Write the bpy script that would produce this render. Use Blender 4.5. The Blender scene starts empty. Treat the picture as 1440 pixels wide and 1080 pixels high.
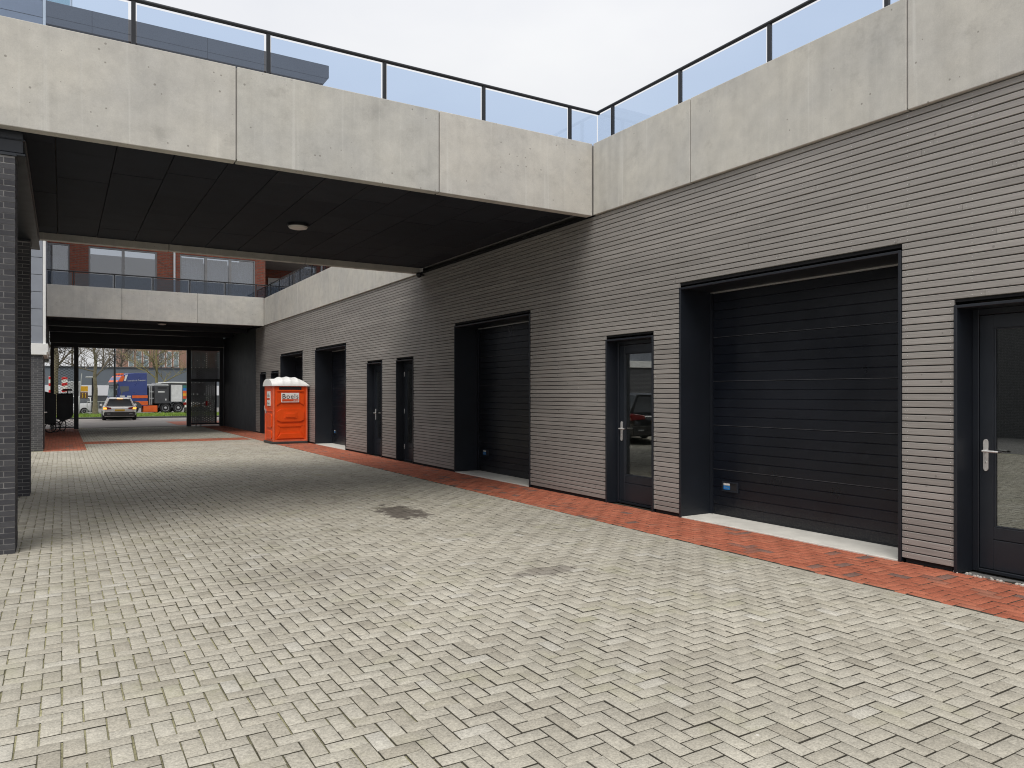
import bpy, bmesh, math, random
import numpy as np
from mathutils import Vector, Matrix
random.seed(7); RNG = np.random.default_rng(7)
S = bpy.context.scene
C = S.collection
R = math.radians

# ------------------------------------------------------------------ mesh helpers
class MB:
    def __init__(s): s.v = []; s.f = []; s.m = []
    def add(s, vs, fs, mi=0):
        b = len(s.v); s.v += [tuple(p) for p in vs]
        for f in fs: s.f.append(tuple(b + i for i in f)); s.m.append(mi)
    def box(s, x0, x1, y0, y1, z0, z1, mi=0):
        s.add([(x0,y0,z0),(x1,y0,z0),(x1,y1,z0),(x0,y1,z0),(x0,y0,z1),(x1,y0,z1),(x1,y1,z1),(x0,y1,z1)],
              [(0,3,2,1),(4,5,6,7),(0,1,5,4),(1,2,6,5),(2,3,7,6),(3,0,4,7)], mi)
        return s
    def prism(s, pts, axis, a, b, mi=0):
        """closed 2-D outline extruded along an axis: 'x' outline is (y,z), 'y' outline is (x,z), 'z' outline is (x,y)"""
        n = len(pts)
        def P(p, t): return (t,p[0],p[1]) if axis == 'x' else ((p[0],t,p[1]) if axis == 'y' else (p[0],p[1],t))
        vs = [P(p, a) for p in pts] + [P(p, b) for p in pts]
        fs = [tuple(range(n)), tuple(range(2*n-1, n-1, -1))] + [(i, n+i, n+(i+1)%n, (i+1)%n) for i in range(n)]
        s.add(vs, fs, mi); return s
    def tube(s, p0, p1, r0, r1=None, n=10, mi=0, caps=True):
        r1 = r0 if r1 is None else r1
        p0 = Vector(p0); p1 = Vector(p1); d = (p1-p0)
        if d.length < 1e-6: return s
        d.normalize(); u = d.orthogonal().normalized(); w = d.cross(u)
        vs = []
        for p, r in ((p0, r0), (p1, r1)):
            for k in range(n):
                t = 2*math.pi*k/n; vs.append(p + u*(r*math.cos(t)) + w*(r*math.sin(t)))
        fs = [(k, (k+1)%n, n+(k+1)%n, n+k) for k in range(n)]
        if caps: fs += [tuple(range(n-1,-1,-1)), tuple(range(n, 2*n))]
        s.add(vs, fs, mi); return s
    def lathe(s, c, prof, axis='z', n=24, mi=0):
        vs = []; fs = []
        for r, h in prof:
            for k in range(n):
                t = 2*math.pi*k/n; a, b = r*math.cos(t), r*math.sin(t)
                q = (a,b,h) if axis == 'z' else ((h,a,b) if axis == 'x' else (a,h,b))
                vs.append((c[0]+q[0], c[1]+q[1], c[2]+q[2]))
        for j in range(len(prof)-1):
            for k in range(n): fs.append((j*n+k, j*n+(k+1)%n, (j+1)*n+(k+1)%n, (j+1)*n+k))
        fs += [tuple(range(n-1,-1,-1)), tuple(range((len(prof)-1)*n, len(prof)*n))]
        s.add(vs, fs, mi); return s
    def build(s, name, mats, parent=None, bevel=0, seg=1, smooth=False, label=None, kind=None, cat=None, group=None, xf=None):
        me = bpy.data.meshes.new(name)
        org = Vector((0,0,0))
        if parent is not None:
            p = parent
            while p.parent is not None: p = p.parent
            if not p.get('_local'): org = p.location
        me.from_pydata([(x-org.x, y-org.y, z-org.z) for x,y,z in s.v], [], s.f)
        if not isinstance(mats, (list, tuple)): mats = [mats]
        for m in mats: me.materials.append(m)
        me.polygons.foreach_set('material_index', s.m)
        bm = bmesh.new(); bm.from_mesh(me)
        bmesh.ops.recalc_face_normals(bm, faces=bm.faces)
        if bevel > 0:
            es = [e for e in bm.edges if len(e.link_faces) == 2 and e.calc_face_angle(0) > R(28)]
            bmesh.ops.bevel(bm, geom=es, offset=bevel, segments=seg, affect='EDGES', clamp_overlap=True, profile=.5)
        bm.to_mesh(me); bm.free()
        if smooth:
            me.shade_smooth()
            me.set_sharp_from_angle(angle=R(38))
        o = bpy.data.objects.new(name, me); C.objects.link(o)
        if parent is not None: o.parent = parent
        if label: o['label'] = label
        if kind: o['kind'] = kind
        if cat: o['category'] = cat
        if group: o['group'] = group
        return o

def thing(name, label, cat, loc=(0,0,0), rz=0, group=None, local=False):
    o = bpy.data.objects.new(name, None); C.objects.link(o)
    o.empty_display_size = .2
    o.location = loc; o.rotation_euler = (0,0,rz); o['label'] = label; o['category'] = cat
    if group: o['group'] = group
    if local: o['_local'] = 1          # children are modelled in the thing's own coordinates
    return o
def copy_tree(o, parent=None):
    c = o.copy(); C.objects.link(c)
    if parent is not None: c.parent = parent
    for ch in [x for x in bpy.data.objects if x.parent == o]: copy_tree(ch, c)
    return c
def text(body, size, mat, M, name, parent, width=None, extrude=.002, offset=0):
    cu = bpy.data.curves.new(name, 'FONT'); cu.body = body; cu.size = size; cu.extrude = extrude
    cu.space_character = 1.12; cu.align_x = 'CENTER'; cu.align_y = 'CENTER'; cu.offset = offset
    t = bpy.data.objects.new(name, cu); C.objects.link(t)
    dg = bpy.context.evaluated_depsgraph_get()
    me = bpy.data.meshes.new_from_object(t.evaluated_get(dg))
    bpy.data.objects.remove(t); bpy.data.curves.remove(cu)
    if width:
        xs = [v.co.x for v in me.vertices]; k = width/(max(xs)-min(xs))
        for v in me.vertices: v.co.x *= k
    org = Vector((0,0,0)); p = parent
    while p.parent is not None: p = p.parent
    if not p.get('_local'): org = p.location
    me.transform(Matrix.Translation(-org) @ M)
    me.materials.clear(); me.materials.append(mat)
    o = bpy.data.objects.new(name, me); C.objects.link(o); o.parent = parent
    return o
def facing(loc, right, up):
    r = Vector(right); u = Vector(up); n = r.cross(u)
    m = Matrix((r, u, n)).transposed().to_4x4(); m.translation = Vector(loc); return m

# ------------------------------------------------------------------ materials
class N:
    def __init__(s, name):
        s.mat = bpy.data.materials.new(name); s.mat.use_nodes = True
        s.t = s.mat.node_tree; s.t.nodes.clear()
        s.out = s.t.nodes.new('ShaderNodeOutputMaterial')
    def n(s, typ, **kw):
        x = s.t.nodes.new('ShaderNode'+typ)
        for k, v in kw.items():
            if k in x.bl_rna.properties.keys(): setattr(x, k, v)
            else: raise KeyError(k)
        return x
    def link(s, a, b): s.t.links.new(a, b)
    def val(s, sock, v):
        if isinstance(v, bpy.types.NodeSocket): s.link(v, sock)
        else: sock.default_value = v
    def math(s, op, a, b=None, c=None, clamp=False):
        x = s.n('Math', operation=op, use_clamp=clamp); s.val(x.inputs[0], a)
        if b is not None: s.val(x.inputs[1], b)
        if c is not None: s.val(x.inputs[2], c)
        return x.outputs[0]
    def vmul(s, v, k):
        x = s.n('VectorMath', operation='MULTIPLY'); s.val(x.inputs[0], v); x.inputs[1].default_value = k; return x.outputs[0]
    def noise(s, vec, scale, detail=4, rough=.55, out='Fac'):
        x = s.n('TexNoise'); x.inputs['Scale'].default_value = scale; x.inputs['Detail'].default_value = detail
        x.inputs['Roughness'].default_value = rough; s.link(vec, x.inputs['Vector']); return x.outputs[out]
    def ramp(s, fac, stops, interp='LINEAR'):
        x = s.n('ValToRGB'); x.color_ramp.interpolation = interp; s.val(x.inputs[0], fac)
        e = x.color_ramp.elements
        while len(e) < len(stops): e.new(.5)
        for q, (p, c) in zip(e, stops):
            q.position = p; q.color = (c,c,c,1) if isinstance(c, (int,float)) else (*c,1)
        return x.outputs[0]
    def mix(s, fac, a, b, typ='MIX'):
        x = s.n('Mix', data_type='RGBA', blend_type=typ); s.val(x.inputs[0], fac)
        for sock, v in ((x.inputs[6], a), (x.inputs[7], b)):
            if isinstance(v, bpy.types.NodeSocket): s.link(v, sock)
            else: sock.default_value = (v,v,v,1) if isinstance(v, (int,float)) else (*v,1)
        return x.outputs[2]
    def bump(s, h, strength=.3, dist=.01, normal=None):
        x = s.n('Bump'); x.inputs['Strength'].default_value = strength; x.inputs['Distance'].default_value = dist
        s.link(h, x.inputs['Height'])
        if normal is not None: s.link(normal, x.inputs['Normal'])
        return x.outputs[0]
    def pos(s): return s.n('NewGeometry').outputs['Position']
    def obj(s): return s.n('TexCoord').outputs['Object']
    def island(s): return s.n('NewGeometry').outputs['Random Per Island']
    def bsdf(s, col, rough=.7, metal=0, spec=.5, normal=None, emit=None, estr=1, coat=0):
        p = s.n('BsdfPrincipled')
        if isinstance(col, bpy.types.NodeSocket): s.link(col, p.inputs['Base Color'])
        else: p.inputs['Base Color'].default_value = (*col,1)
        s.val(p.inputs['Roughness'], rough); p.inputs['Metallic'].default_value = metal
        p.inputs['Specular IOR Level'].default_value = spec
        if coat: p.inputs['Coat Weight'].default_value = coat; p.inputs['Coat Roughness'].default_value = .06
        if normal is not None: s.link(normal, p.inputs['Normal'])
        if emit is not None:
            p.inputs['Emission Color'].default_value = (*emit,1); p.inputs['Emission Strength'].default_value = estr
        s.link(p.outputs[0], s.out.inputs[0]); return s.mat

def simple(name, col, rough=.6, metal=0, var=.12, scale=3, bump=0, bscale=60, spec=.5, coat=0):
    m = N(name); v = m.obj()
    f = m.noise(v, scale, 5)
    k = m.ramp(f, [(.3, 1-var), (.7, 1+var)])
    c = m.mix(1, col, k, 'MULTIPLY')
    r = m.math('MULTIPLY_ADD', m.noise(v, scale*2.3, 3), .18, rough-.09)
    nb = m.bump(m.noise(v, bscale, 3), bump, .004) if bump else None
    return m.bsdf(c, r, metal, spec, nb, coat=coat)
def emit(name, col, s=1):
    m = N(name); return m.bsdf(tuple(c*.5 for c in col), .4, emit=col, estr=s)
def glass(name, tint, ior=1.5, refl=1.0, rough=0.0, base=0.0):
    m = N(name)
    tr = m.n('BsdfTransparent'); tr.inputs[0].default_value = (*tint,1)
    gl = m.n('BsdfGlossy'); gl.inputs['Color'].default_value = (1,1,1,1); gl.inputs['Roughness'].default_value = rough
    bf = m.n('NewGeometry').outputs['Backfacing']; fr = m.n('Fresnel'); m.link(m.math('MULTIPLY_ADD', bf, 1/ior-ior, ior), fr.inputs[0])
    # slight waviness of float glass
    fac = m.math('MULTIPLY_ADD', fr.outputs[0], refl, base, clamp=True)
    x = m.n('MixShader'); m.link(fac, x.inputs[0]); m.link(tr.outputs[0], x.inputs[1]); m.link(gl.outputs[0], x.inputs[2])
    m.link(x.outputs[0], m.out.inputs[0]); return m.mat

def m_paver(name, stops, moss=.5, stains=True, speck=True):
    m = N(name); P = m.pos(); isl = m.island()
    base = m.ramp(isl, stops)
    big = m.noise(P, .45, 5, .6)
    base = m.mix(1, base, m.ramp(big, [(.3, .86), (.7, 1.1)]), 'MULTIPLY')
    mid = m.noise(P, 4.5, 4, .6)
    base = m.mix(1, base, m.ramp(mid, [(.3, .9), (.7, 1.08)]), 'MULTIPLY')
    fine = m.noise(P, 85, 3, .75)
    base = m.mix(1, base, m.ramp(fine, [(.30, .68), (.5, 1.0), (.70, 1.27)]), 'MULTIPLY')
    grit = m.noise(P, 38, 2, .5); base = m.mix(1, base, m.ramp(grit, [(.3, .9), (.7, 1.09)]), 'MULTIPLY')
    if moss:
        mo = m.math('MULTIPLY', m.ramp(m.noise(P, 1.3, 6, .65), [(.52, 0), (.72, 1)]), m.ramp(m.math('FRACT', m.math('MULTIPLY', isl, 17.3)), [(.3, .15), (1, 1)]))
        base = m.mix(m.math('MULTIPLY', mo, moss), base, (.31,.30,.175))
    if speck:
        vo = m.n('TexVoronoi'); vo.inputs['Scale'].default_value = 5; m.link(P, vo.inputs['Vector'])
        sel = m.math('GREATER_THAN', m.n('SeparateColor').outputs[0] if False else vo.outputs['Distance'], 2)
        sc = m.n('SeparateColor'); m.link(vo.outputs['Color'], sc.inputs[0])
        hit = m.math('MULTIPLY', m.math('LESS_THAN', vo.outputs['Distance'], m.math('MULTIPLY', sc.outputs[1], .055)), m.math('GREATER_THAN', sc.outputs[0], .79))
        base = m.mix(hit, base, (.62,.6,.55))
    if stains:
        def blob(cx, cy, rx, ry, k, col):
            nonlocal base
            q = m.n('VectorMath', operation='SUBTRACT'); m.link(P, q.inputs[0]); q.inputs[1].default_value = (cx,cy,0)
            q2 = m.vmul(q.outputs[0], (1/rx,1/ry,0))
            ln = m.n('VectorMath', operation='LENGTH'); m.link(q2, ln.inputs[0])
            d = m.math('ADD', ln.outputs['Value'], m.math('MULTIPLY_ADD', m.noise(P, 5.5, 4, .6), 2.2, -1.1))
            base = m.mix(m.math('MULTIPLY', m.ramp(d, [(.72, 1), (.98, 0)]), k), base, col)
        blob(3.93, 9.35, .32, .66, .85, (.085,.07,.06))
        blob(3.72, 5.56, .34, .16, .5, (.11,.09,.08))
        blob(1.9, 6.6, .9, .5, .16, (.12,.1,.085))
    rough = m.ramp(mid, [(.3, .72), (.7, .9)])
    h = m.math('MULTIPLY_ADD', fine, .6, m.noise(P, 45, 3))
    return m.bsdf(base, rough, 0, .35, m.bump(h, .55, .004))

def m_concrete(name, base=(.568,.550,.508)):
    m = N(name); P = m.pos()
    big = m.noise(P, .9, 6, .6); mid = m.noise(P, 5, 6, .65)
    xyz = m.n('SeparateXYZ'); m.link(P, xyz.inputs[0])
    run = m.noise(m.vmul(P, (7,7,.45)), 1, 4, .6)                     # long vertical runs
    run2 = m.noise(m.vmul(P, (16,16,.35)), 1, 2, .5)
    c = m.mix(1, base, m.ramp(big, [(.3,(.87,.88,.9)),(.7,(1.07,1.06,1.03))]), 'MULTIPLY')
    c = m.mix(1, c, m.ramp(mid, [(.3,.90),(.7,1.07)]), 'MULTIPLY')
    oi = m.n('ObjectInfo').outputs['Random']; c = m.mix(1, c, m.ramp(oi, [(0,(.95,.96,.965)),(.5,(1,1,.995)),(1,(1.03,1.022,1.015))]), 'MULTIPLY')
    c = m.mix(1, c, m.ramp(run, [(.32,.94),(.5,1),(.72,1.025)]), 'MULTIPLY')
    c = m.mix(m.math('MULTIPLY', m.ramp(run2, [(.63,0),(.74,1)]), .4), c, (.68,.67,.63))   # lime streaks
    smear = m.ramp(m.noise(m.vmul(P, (1.3,1.3,1.6)), 1.9, 7, .72), [(.56,0),(.76,1)])
    c = m.mix(m.math('MULTIPLY', smear, .42), c, (.27,.255,.23))
    vo = m.n('TexVoronoi'); vo.inputs['Scale'].default_value = 15; m.link(P, vo.inputs['Vector'])
    sc = m.n('SeparateColor'); m.link(vo.outputs['Color'], sc.inputs[0])
    pit = m.math('MULTIPLY', m.math('LESS_THAN', vo.outputs['Distance'], m.math('MULTIPLY', sc.outputs[2], .19)), m.math('GREATER_THAN', sc.outputs[0], .72))
    c = m.mix(m.math('MULTIPLY', pit, .62), c, (.2,.185,.16))
    fine = m.noise(P, 90, 4, .7)
    c = m.mix(1, c, m.ramp(fine, [(.3,.93),(.7,1.05)]), 'MULTIPLY')
    h = m.math('SUBTRACT', m.math('MULTIPLY_ADD', fine, .25, mid), m.math('MULTIPLY', pit, 2))
    return m.bsdf(c, .86, 0, .25, m.bump(h, .28, .006))

def m_clad():
    m = N('weathered_cladding'); P = m.pos(); isl = m.island()
    c = m.ramp(isl, [(0,(.278,.260,.242)),(.35,(.304,.285,.266)),(.7,(.317,.297,.277)),(1,(.345,.323,.301))])
    g = m.noise(m.vmul(P, (60,3,90)), 1, 5, .65)
    g2 = m.noise(m.vmul(P, (2,.5,2)), 1, 4)
    c = m.mix(1, c, m.ramp(g, [(.3,.84),(.7,1.13)]), 'MULTIPLY')
    c = m.mix(1, c, m.ramp(g2, [(.3,.9),(.7,1.08)]), 'MULTIPLY')
    vo = m.n('TexVoronoi'); vo.inputs['Scale'].default_value = 6; m.link(P, vo.inputs['Vector'])
    sc = m.n('SeparateColor'); m.link(vo.outputs['Color'], sc.inputs[0])
    knot = m.math('MULTIPLY', m.math('LESS_THAN', vo.outputs['Distance'], .07), m.math('GREATER_THAN', sc.outputs[0], .8))
    c = m.mix(m.math('MULTIPLY', knot, .4), c, (.07,.06,.055))
    return m.bsdf(c, m.ramp(g, [(.3,.5),(.7,.72)]), 0, .45, m.bump(g, .3, .003))

def m_bricktex(name, c1, c2, mortar, bw=.21, rh=.0625, ms=.012, bumpk=.5):
    m = N(name); P = m.pos(); xyz = m.n('SeparateXYZ'); m.link(P, xyz.inputs[0])
    u = m.math('ADD', xyz.outputs[0], xyz.outputs[1])
    cb = m.n('CombineXYZ'); m.link(u, cb.inputs[0]); m.link(xyz.outputs[2], cb.inputs[1])
    b = m.n('TexBrick'); m.link(cb.outputs[0], b.inputs['Vector'])
    for k, v in (('Scale',1),('Mortar Size',ms),('Brick Width',bw),('Row Height',rh),('Bias',0),('Mortar Smooth',.1)): b.inputs[k].default_value = v
    for k, v in (('Color1',c1),('Color2',c2),('Mortar',mortar)): b.inputs[k].default_value = (*v,1)
    c = m.mix(1, b.outputs['Color'], m.ramp(m.noise(P, 9, 5, .65), [(.3,.78),(.7,1.18)]), 'MULTIPLY')
    return m.bsdf(c, .8, 0, .3, m.bump(m.math('SUBTRACT', 1, b.outputs['Fac']), bumpk, .006))

def m_island(name, stops, rough=.8, bump=.4, mid=6, spec=.35):
    m = N(name); P = m.pos()
    c = m.ramp(m.island(), stops)
    c = m.mix(1, c, m.ramp(m.noise(P, mid, 5, .65), [(.3,.82),(.7,1.15)]), 'MULTIPLY')
    f = m.noise(P, 110, 3, .7)
    c = m.mix(1, c, m.ramp(f, [(.3,.85),(.7,1.15)]), 'MULTIPLY')
    return m.bsdf(c, rough, 0, spec, m.bump(f, bump, .003))

def m_garage():
    m = N('garage_door_black'); P = m.pos()
    g = m.noise(m.vmul(P, (40,5,130)), 1, 4, .65)
    sm = m.noise(P, 1.1, 5, .6)
    c = m.mix(1, (.0042,.0062,.0112), m.ramp(sm, [(.3,.8),(.7,1.35)]), 'MULTIPLY')
    dust = m.ramp(m.noise(m.vmul(P,(1,1.5,1)), 2.6, 6, .7), [(.6,0),(.85,1)])
    c = m.mix(m.math('MULTIPLY', dust, .18), c, (.11,.115,.13))
    xyz = m.n('SeparateXYZ'); m.link(P, xyz.inputs[0])
    spl = m.math('MULTIPLY', m.ramp(m.math('ADD', xyz.outputs[2], m.math('MULTIPLY', m.noise(P, 7, 5, .7), .3)), [(.12,1),(.5,0)]), m.ramp(m.noise(P, 55, 3, .7), [(.42,0),(.75,1)]))
    c = m.mix(m.math('MULTIPLY', spl, .22), c, (.20,.18,.15))
    r = m.ramp(sm, [(.3,.26),(.7,.46)])
    return m.bsdf(c, r, 0, .5, m.bump(g, .35, .003))

M = dict(
  concrete=m_concrete('concrete'), joint=simple('joint_sealant',(.26,.25,.235),.8),
  clad=m_clad(), black=simple('black_membrane',(.010,.010,.012),.9),
  anth=simple('anthracite_metal',(.0115,.0145,.0205),.42,0,.18,1.5,.1,200),
  anth2=simple('anthracite_door_paint',(.0165,.0205,.0275),.36,0,.12,2,.1,150),
  garage=m_garage(), sill=simple('threshold_concrete',(.62,.60,.55),.8,0,.12,4,.3),
  steel=simple('brushed_steel',(.74,.73,.71),.42,.55,.06,30), rail=simple('rail_steel',(.022,.024,.028),.38,.3,.1),
  sky_glass=glass('railing_glass',(.765,.842,.945),1.45,1.1), door_glass=glass('door_glass',(.66,.71,.68),1.52,1.6,0,.15),
  win_glass=glass('window_glass',(.58,.61,.65),1.6,3.2), dark_glass=glass('balcony_glass',(.40,.45,.52),1.5,1.2),
  soffit=simple('soffit_board',(.022,.026,.038),.85,0,.25,2.5,.4,80), deck=simple('roof_deck',(.22,.21,.2),.9),
  paver=m_paver('grey_pavers',[(0,(.325,.299,.245)),(.05,(.375,.348,.288)),(.5,(.408,.381,.318)),(.94,(.43,.404,.341)),(1,(.465,.443,.388))],.62),
  redp=m_paver('red_clay_pavers',[(0,(.17,.105,.088)),(.035,(.22,.12,.095)),(.05,(.365,.108,.060)),(.5,(.405,.124,.070)),(.93,(.44,.146,.084)),(1,(.33,.138,.092))],.10,False,False),
  sand=None, white=simple('white_paint',(.78,.78,.76),.5,0,.06), zinc=simple('zinc_cladding',(.27,.29,.33),.42,.25,.08,2),
  zincd=simple('dark_grey_panel',(.108,.112,.126),.5,.1,.06,1), red_brick=m_bricktex('red_facade_brick',(.27,.066,.036),(.17,.045,.03),(.15,.10,.08),.22,.065,.012),
  far_brick=m_bricktex('orange_facade_brick',(.34,.15,.10),(.27,.115,.08),(.3,.25,.2),.22,.065,.012,.2),
  grey_brick=m_bricktex('dark_facade_brick',(.064,.064,.072),(.085,.085,.092),(.17,.17,.17),.21,.056,.008),
  brick=m_island('dark_bricks',[(0,(.042,.042,.049)),(.5,(.056,.056,.063)),(1,(.074,.074,.080))],.75),
  mortar=simple('mortar',(.25,.245,.24),.9,0,.2,12,.4), asphalt=simple('asphalt',(.155,.15,.145),.9,0,.15,1,.5,120),
  road=simple('street_bricks',(.27,.245,.225),.9,0,.14,2,.5,60), tyre=simple('tyre_rubber',(.016,.016,.017),.8,0,.2,8),
  rim=simple('wheel_rim',(.35,.35,.36),.35,.8), bark=simple('bark',(.18,.155,.105),.95,0,.3,6,.6,40), bark2=simple('twig_bark',(.15,.13,.10),.95,0,.25,4),
  bud=simple('budding_twigs',(.19,.17,.075),.95,0,.3,2), orange=simple('toilet_orange',(.78,.082,.007),.40,0,.09,2.2,.15,90,.4),
  roofw=simple('toilet_roof_white',(.82,.82,.80),.5,0,.05,3), stickw=simple('sticker_white',(.80,.79,.76),.5,0,.04), ink=simple('black_ink',(.018,.018,.02),.5),
  inkred=simple('sticker_red',(.62,.075,.02),.5), darkpl=simple('dark_plastic',(.045,.042,.04),.6), stblue=simple('sticker_blue',(.02,.17,.48),.4),
  beige=simple('beige_metallic_paint',(.80,.79,.77),.28,.05,.03,2,0,60,.5,.6), whitecar=simple('white_car_paint',(.72,.73,.74),.25,0,.03,2,0,60,.5,.6),
  darkcar=simple('dark_car_paint',(.012,.013,.016),.2,.1,.03,2,0,60,.5,.8), carglass=simple('car_glass',(.10,.11,.12),.08,0,.05), cglass=simple('cab_window',(.20,.25,.26),.1,0,.3,.8),
  taill=simple('tail_light_red',(.22,.012,.010),.25), plate=simple('yellow_plate',(.66,.38,.03),.5), amber=emit('lit_indicator',(1.0,.40,.07),1.1),
  blue=simple('truck_blue',(.024,.046,.20),.3,0,.12,1.2,0,60,.5,.4), torange=simple('truck_orange',(.72,.125,.02),.4), tgrey=simple('generator_grey',(.058,.060,.064),.55,.1,.2,2),
  silver=simple('galvanised_steel',(.48,.49,.49),.45,.4), trl=simple('truck_white',(.66,.67,.65),.5), teal=simple('truck_teal',(.03,.16,.14),.5),
  grass=simple('grass_blades',(.21,.31,.05),.9,0,.35,2), soil=simple('grass_ground',(.16,.23,.05),.95,0,.35,.8),
  kerb=simple('dark_kerb',(.07,.07,.072),.85), lowgrey=simple('shed_grey',(.115,.135,.155),.7,0,.08,.3), lowband=simple('shed_white_band',(.62,.63,.65),.6,0,.06,.5),
  lowdark=simple('shed_dark_base',(.05,.055,.06),.7), signred=simple('sign_red',(.66,.03,.035),.5), signyel=simple('sign_yellow',(.75,.40,.03),.5),
  brown=simple('sign_brown',(.16,.09,.055),.6), lampw=simple('lamp_diffuser',(.72,.69,.65),.4,0,.05), cargo=simple('cargo_box_black',(.020,.023,.028),.6,0,.2,3),
  wframe=simple('grey_window_frame',(.20,.20,.205),.5), curtain=simple('curtain',(.62,.62,.66),.9,0,.12,8), ptoor=simple('white_door',(.6,.6,.58),.5),
  seam_glint=simple('panel_seam_glint',(.10,.104,.112),.4,.3),  meshr=simple('expanded_mesh',(.19,.195,.21),.6,.1), tun=simple('tunnel_panel',(.0075,.0105,.018),.55,0,.15,1), wornor=simple('worn_orange_edge',(.72,.15,.07),.5,0,.15,5), dirt=simple('joint_dirt',(.060,.054,.042),.95,0,.35,6), room=simple('room_wall',(.30,.31,.30),.9,0,.1,1), lamp=emit('lit_lamp',(1.0,.86,.62),5.0), meshm=simple('gate_mesh',(.05,.052,.056),.5,.3),
)
def m_sand():
    m = N('joint_sand'); P = m.pos()
    a = m.noise(P, 1.1, 5, .6); f = m.noise(P, 60, 3, .7)
    xyz = m.n('SeparateXYZ'); m.link(P, xyz.inputs[0])
    a = m.math('ADD', a, m.math('MULTIPLY_ADD', xyz.outputs[0], -.11, .24))
    c = m.ramp(a, [(.30,(.040,.036,.029)),(.52,(.085,.079,.052)),(.78,(.40,.375,.225))])
    c = m.mix(1, c, m.ramp(f, [(.3,.6),(.7,1.3)]), 'MULTIPLY')
    return m.bsdf(c, .95, 0, .2, m.bump(f, .5, .004))
M['sand'] = m_sand()

# ------------------------------------------------------------------ paving
W = .0930   # paver module; two modules long
def pavers(regions, name, mat, gap=.0074, wob=.0012, mod=W, label=None):
    V = []
    for (x0,x1,y0,y1) in regions:
        i0, i1 = math.floor(x0/mod)-3, math.ceil(x1/mod)+3
        j0, j1 = math.floor(y0/mod)-3, math.ceil(y1/mod)+3
        I, J = np.meshgrid(np.arange(i0,i1), np.arange(j0,j1), indexing='ij')
        I = I.ravel(); J = J.ravel(); k = (I-J) % 4
        h = k == 0; v = k == 3
        rx0 = np.concatenate([I[h], I[v]])*mod; ry0 = np.concatenate([J[h], J[v]])*mod
        rx1 = rx0 + np.concatenate([np.full(h.sum(),2), np.full(v.sum(),1)])*mod
        ry1 = ry0 + np.concatenate([np.full(h.sum(),1), np.full(v.sum(),2)])*mod
        rx0 = np.maximum(rx0,x0); rx1 = np.minimum(rx1,x1); ry0 = np.maximum(ry0,y0); ry1 = np.minimum(ry1,y1)
        ok = (rx1-rx0 > .03) & (ry1-ry0 > .03)
        V.append(np.stack([rx0[ok],rx1[ok],ry0[ok],ry1[ok]],1))
    Q = np.concatenate(V); n = len(Q)
    g = gap/2*(1+RNG.normal(0,.30,(n,4))).clip(.4,2)
    sh = RNG.normal(0,.0009,(n,2))
    x0 = Q[:,0]+g[:,0]+sh[:,0]; x1 = Q[:,1]-g[:,1]+sh[:,0]; y0 = Q[:,2]+g[:,2]+sh[:,1]; y1 = Q[:,3]-g[:,3]+sh[:,1]
    z = RNG.normal(0,wob,n).clip(-.0022,.0022); tx = RNG.normal(0,.006,n).clip(-.012,.012); ty = RNG.normal(0,.006,n).clip(-.012,.012)
    cx = (x0+x1)/2; cy = (y0+y1)/2; b = .0032
    # gentle undulation of the laid surface
    und = .006*np.sin(cx*.9+.4)*np.cos(cy*.7) 
    vs = np.zeros((n,8,3))
    for q, (X, Y, top) in enumerate([(x0,y0,0),(x1,y0,0),(x1,y1,0),(x0,y1,0),(x0+b,y0+b,1),(x1-b,y0+b,1),(x1-b,y1-b,1),(x0+b,y1-b,1)]):
        vs[:,q,0] = X; vs[:,q,1] = Y
        vs[:,q,2] = (und + z + tx*(X-cx)+ty*(Y-cy)) if top else (und + z - .0026 + tx*(X-cx)+ty*(Y-cy))
    low = vs[:,:4,:].copy(); low[:,:,2] = -.05
    vs = np.concatenate([vs, low],1)
    F = np.array([(4,5,6,7),(0,1,5,4),(1,2,6,5),(2,3,7,6),(3,0,4,7),(8,9,1,0),(9,10,2,1),(10,11,3,2),(11,8,0,3)])
    faces = (F[None]+12*np.arange(n)[:,None,None]).reshape(-1,4)
    me = bpy.data.meshes.new(name)
    me.vertices.add(12*n); me.vertices.foreach_set('co', vs.ravel())
    me.loops.add(faces.size); me.loops.foreach_set('vertex_index', faces.ravel().astype(np.int32))
    me.polygons.add(len(faces)); me.polygons.foreach_set('loop_start', np.arange(0,faces.size,4,dtype=np.int32))
    me.update(calc_edges=True); me.materials.append(mat); me.materials.append(M['dirt'])
    me.polygons.foreach_set('material_index', np.tile(np.array([0,0,0,0,0,1,1,1,1],dtype=np.int32),n))
    o = bpy.data.objects.new(name, me); C.objects.link(o); o['kind'] = 'structure'
    return o
XS = 5.74      # edge of the grey paving against the red strip
XW = 6.82      # face of the cladding
pavers([(-7,XS-.093,-1.6,24.05),(.6,XS-.093,24.05,26.8),(.6,XS-.093,28.2,39.0),], 'grey_paving', M['paver'])
# a straight edging course of grey pavers beside the red strip
def course(x0,x1,y0,y1,name,mat,along='y',L=.186):
    m = MB(); a0,a1 = (y0,y1) if along == 'y' else (x0,x1); t = a0
    while t < a1:
        e = min(t+L, a1); g = .0026; z = random.gauss(0,.001)
        if along == 'y': m.prism([(x0+g,-.05),(x0+g,z-.003),(x0+g+.004,z),(x1-g-.004,z),(x1-g,z-.003),(x1-g,-.05)],'y',t+g,e-g)
        else: m.prism([(y0+g,-.05),(y0+g,z-.003),(y0+g+.004,z),(y1-g-.004,z),(y1-g,z-.003),(y1-g,-.05)],'x',t+g,e-g)
        t = e
    return m.build(name, mat, kind='structure')
course(XS-.093,XS,-1.6,39,'edging_course',M['paver'])
pavers([(XS,XW+.02,-1.6,38.9),(-.45,.6,24.05,27),(-.79,.6,27,39.4)], 'red_paving', M['redp'])
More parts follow.
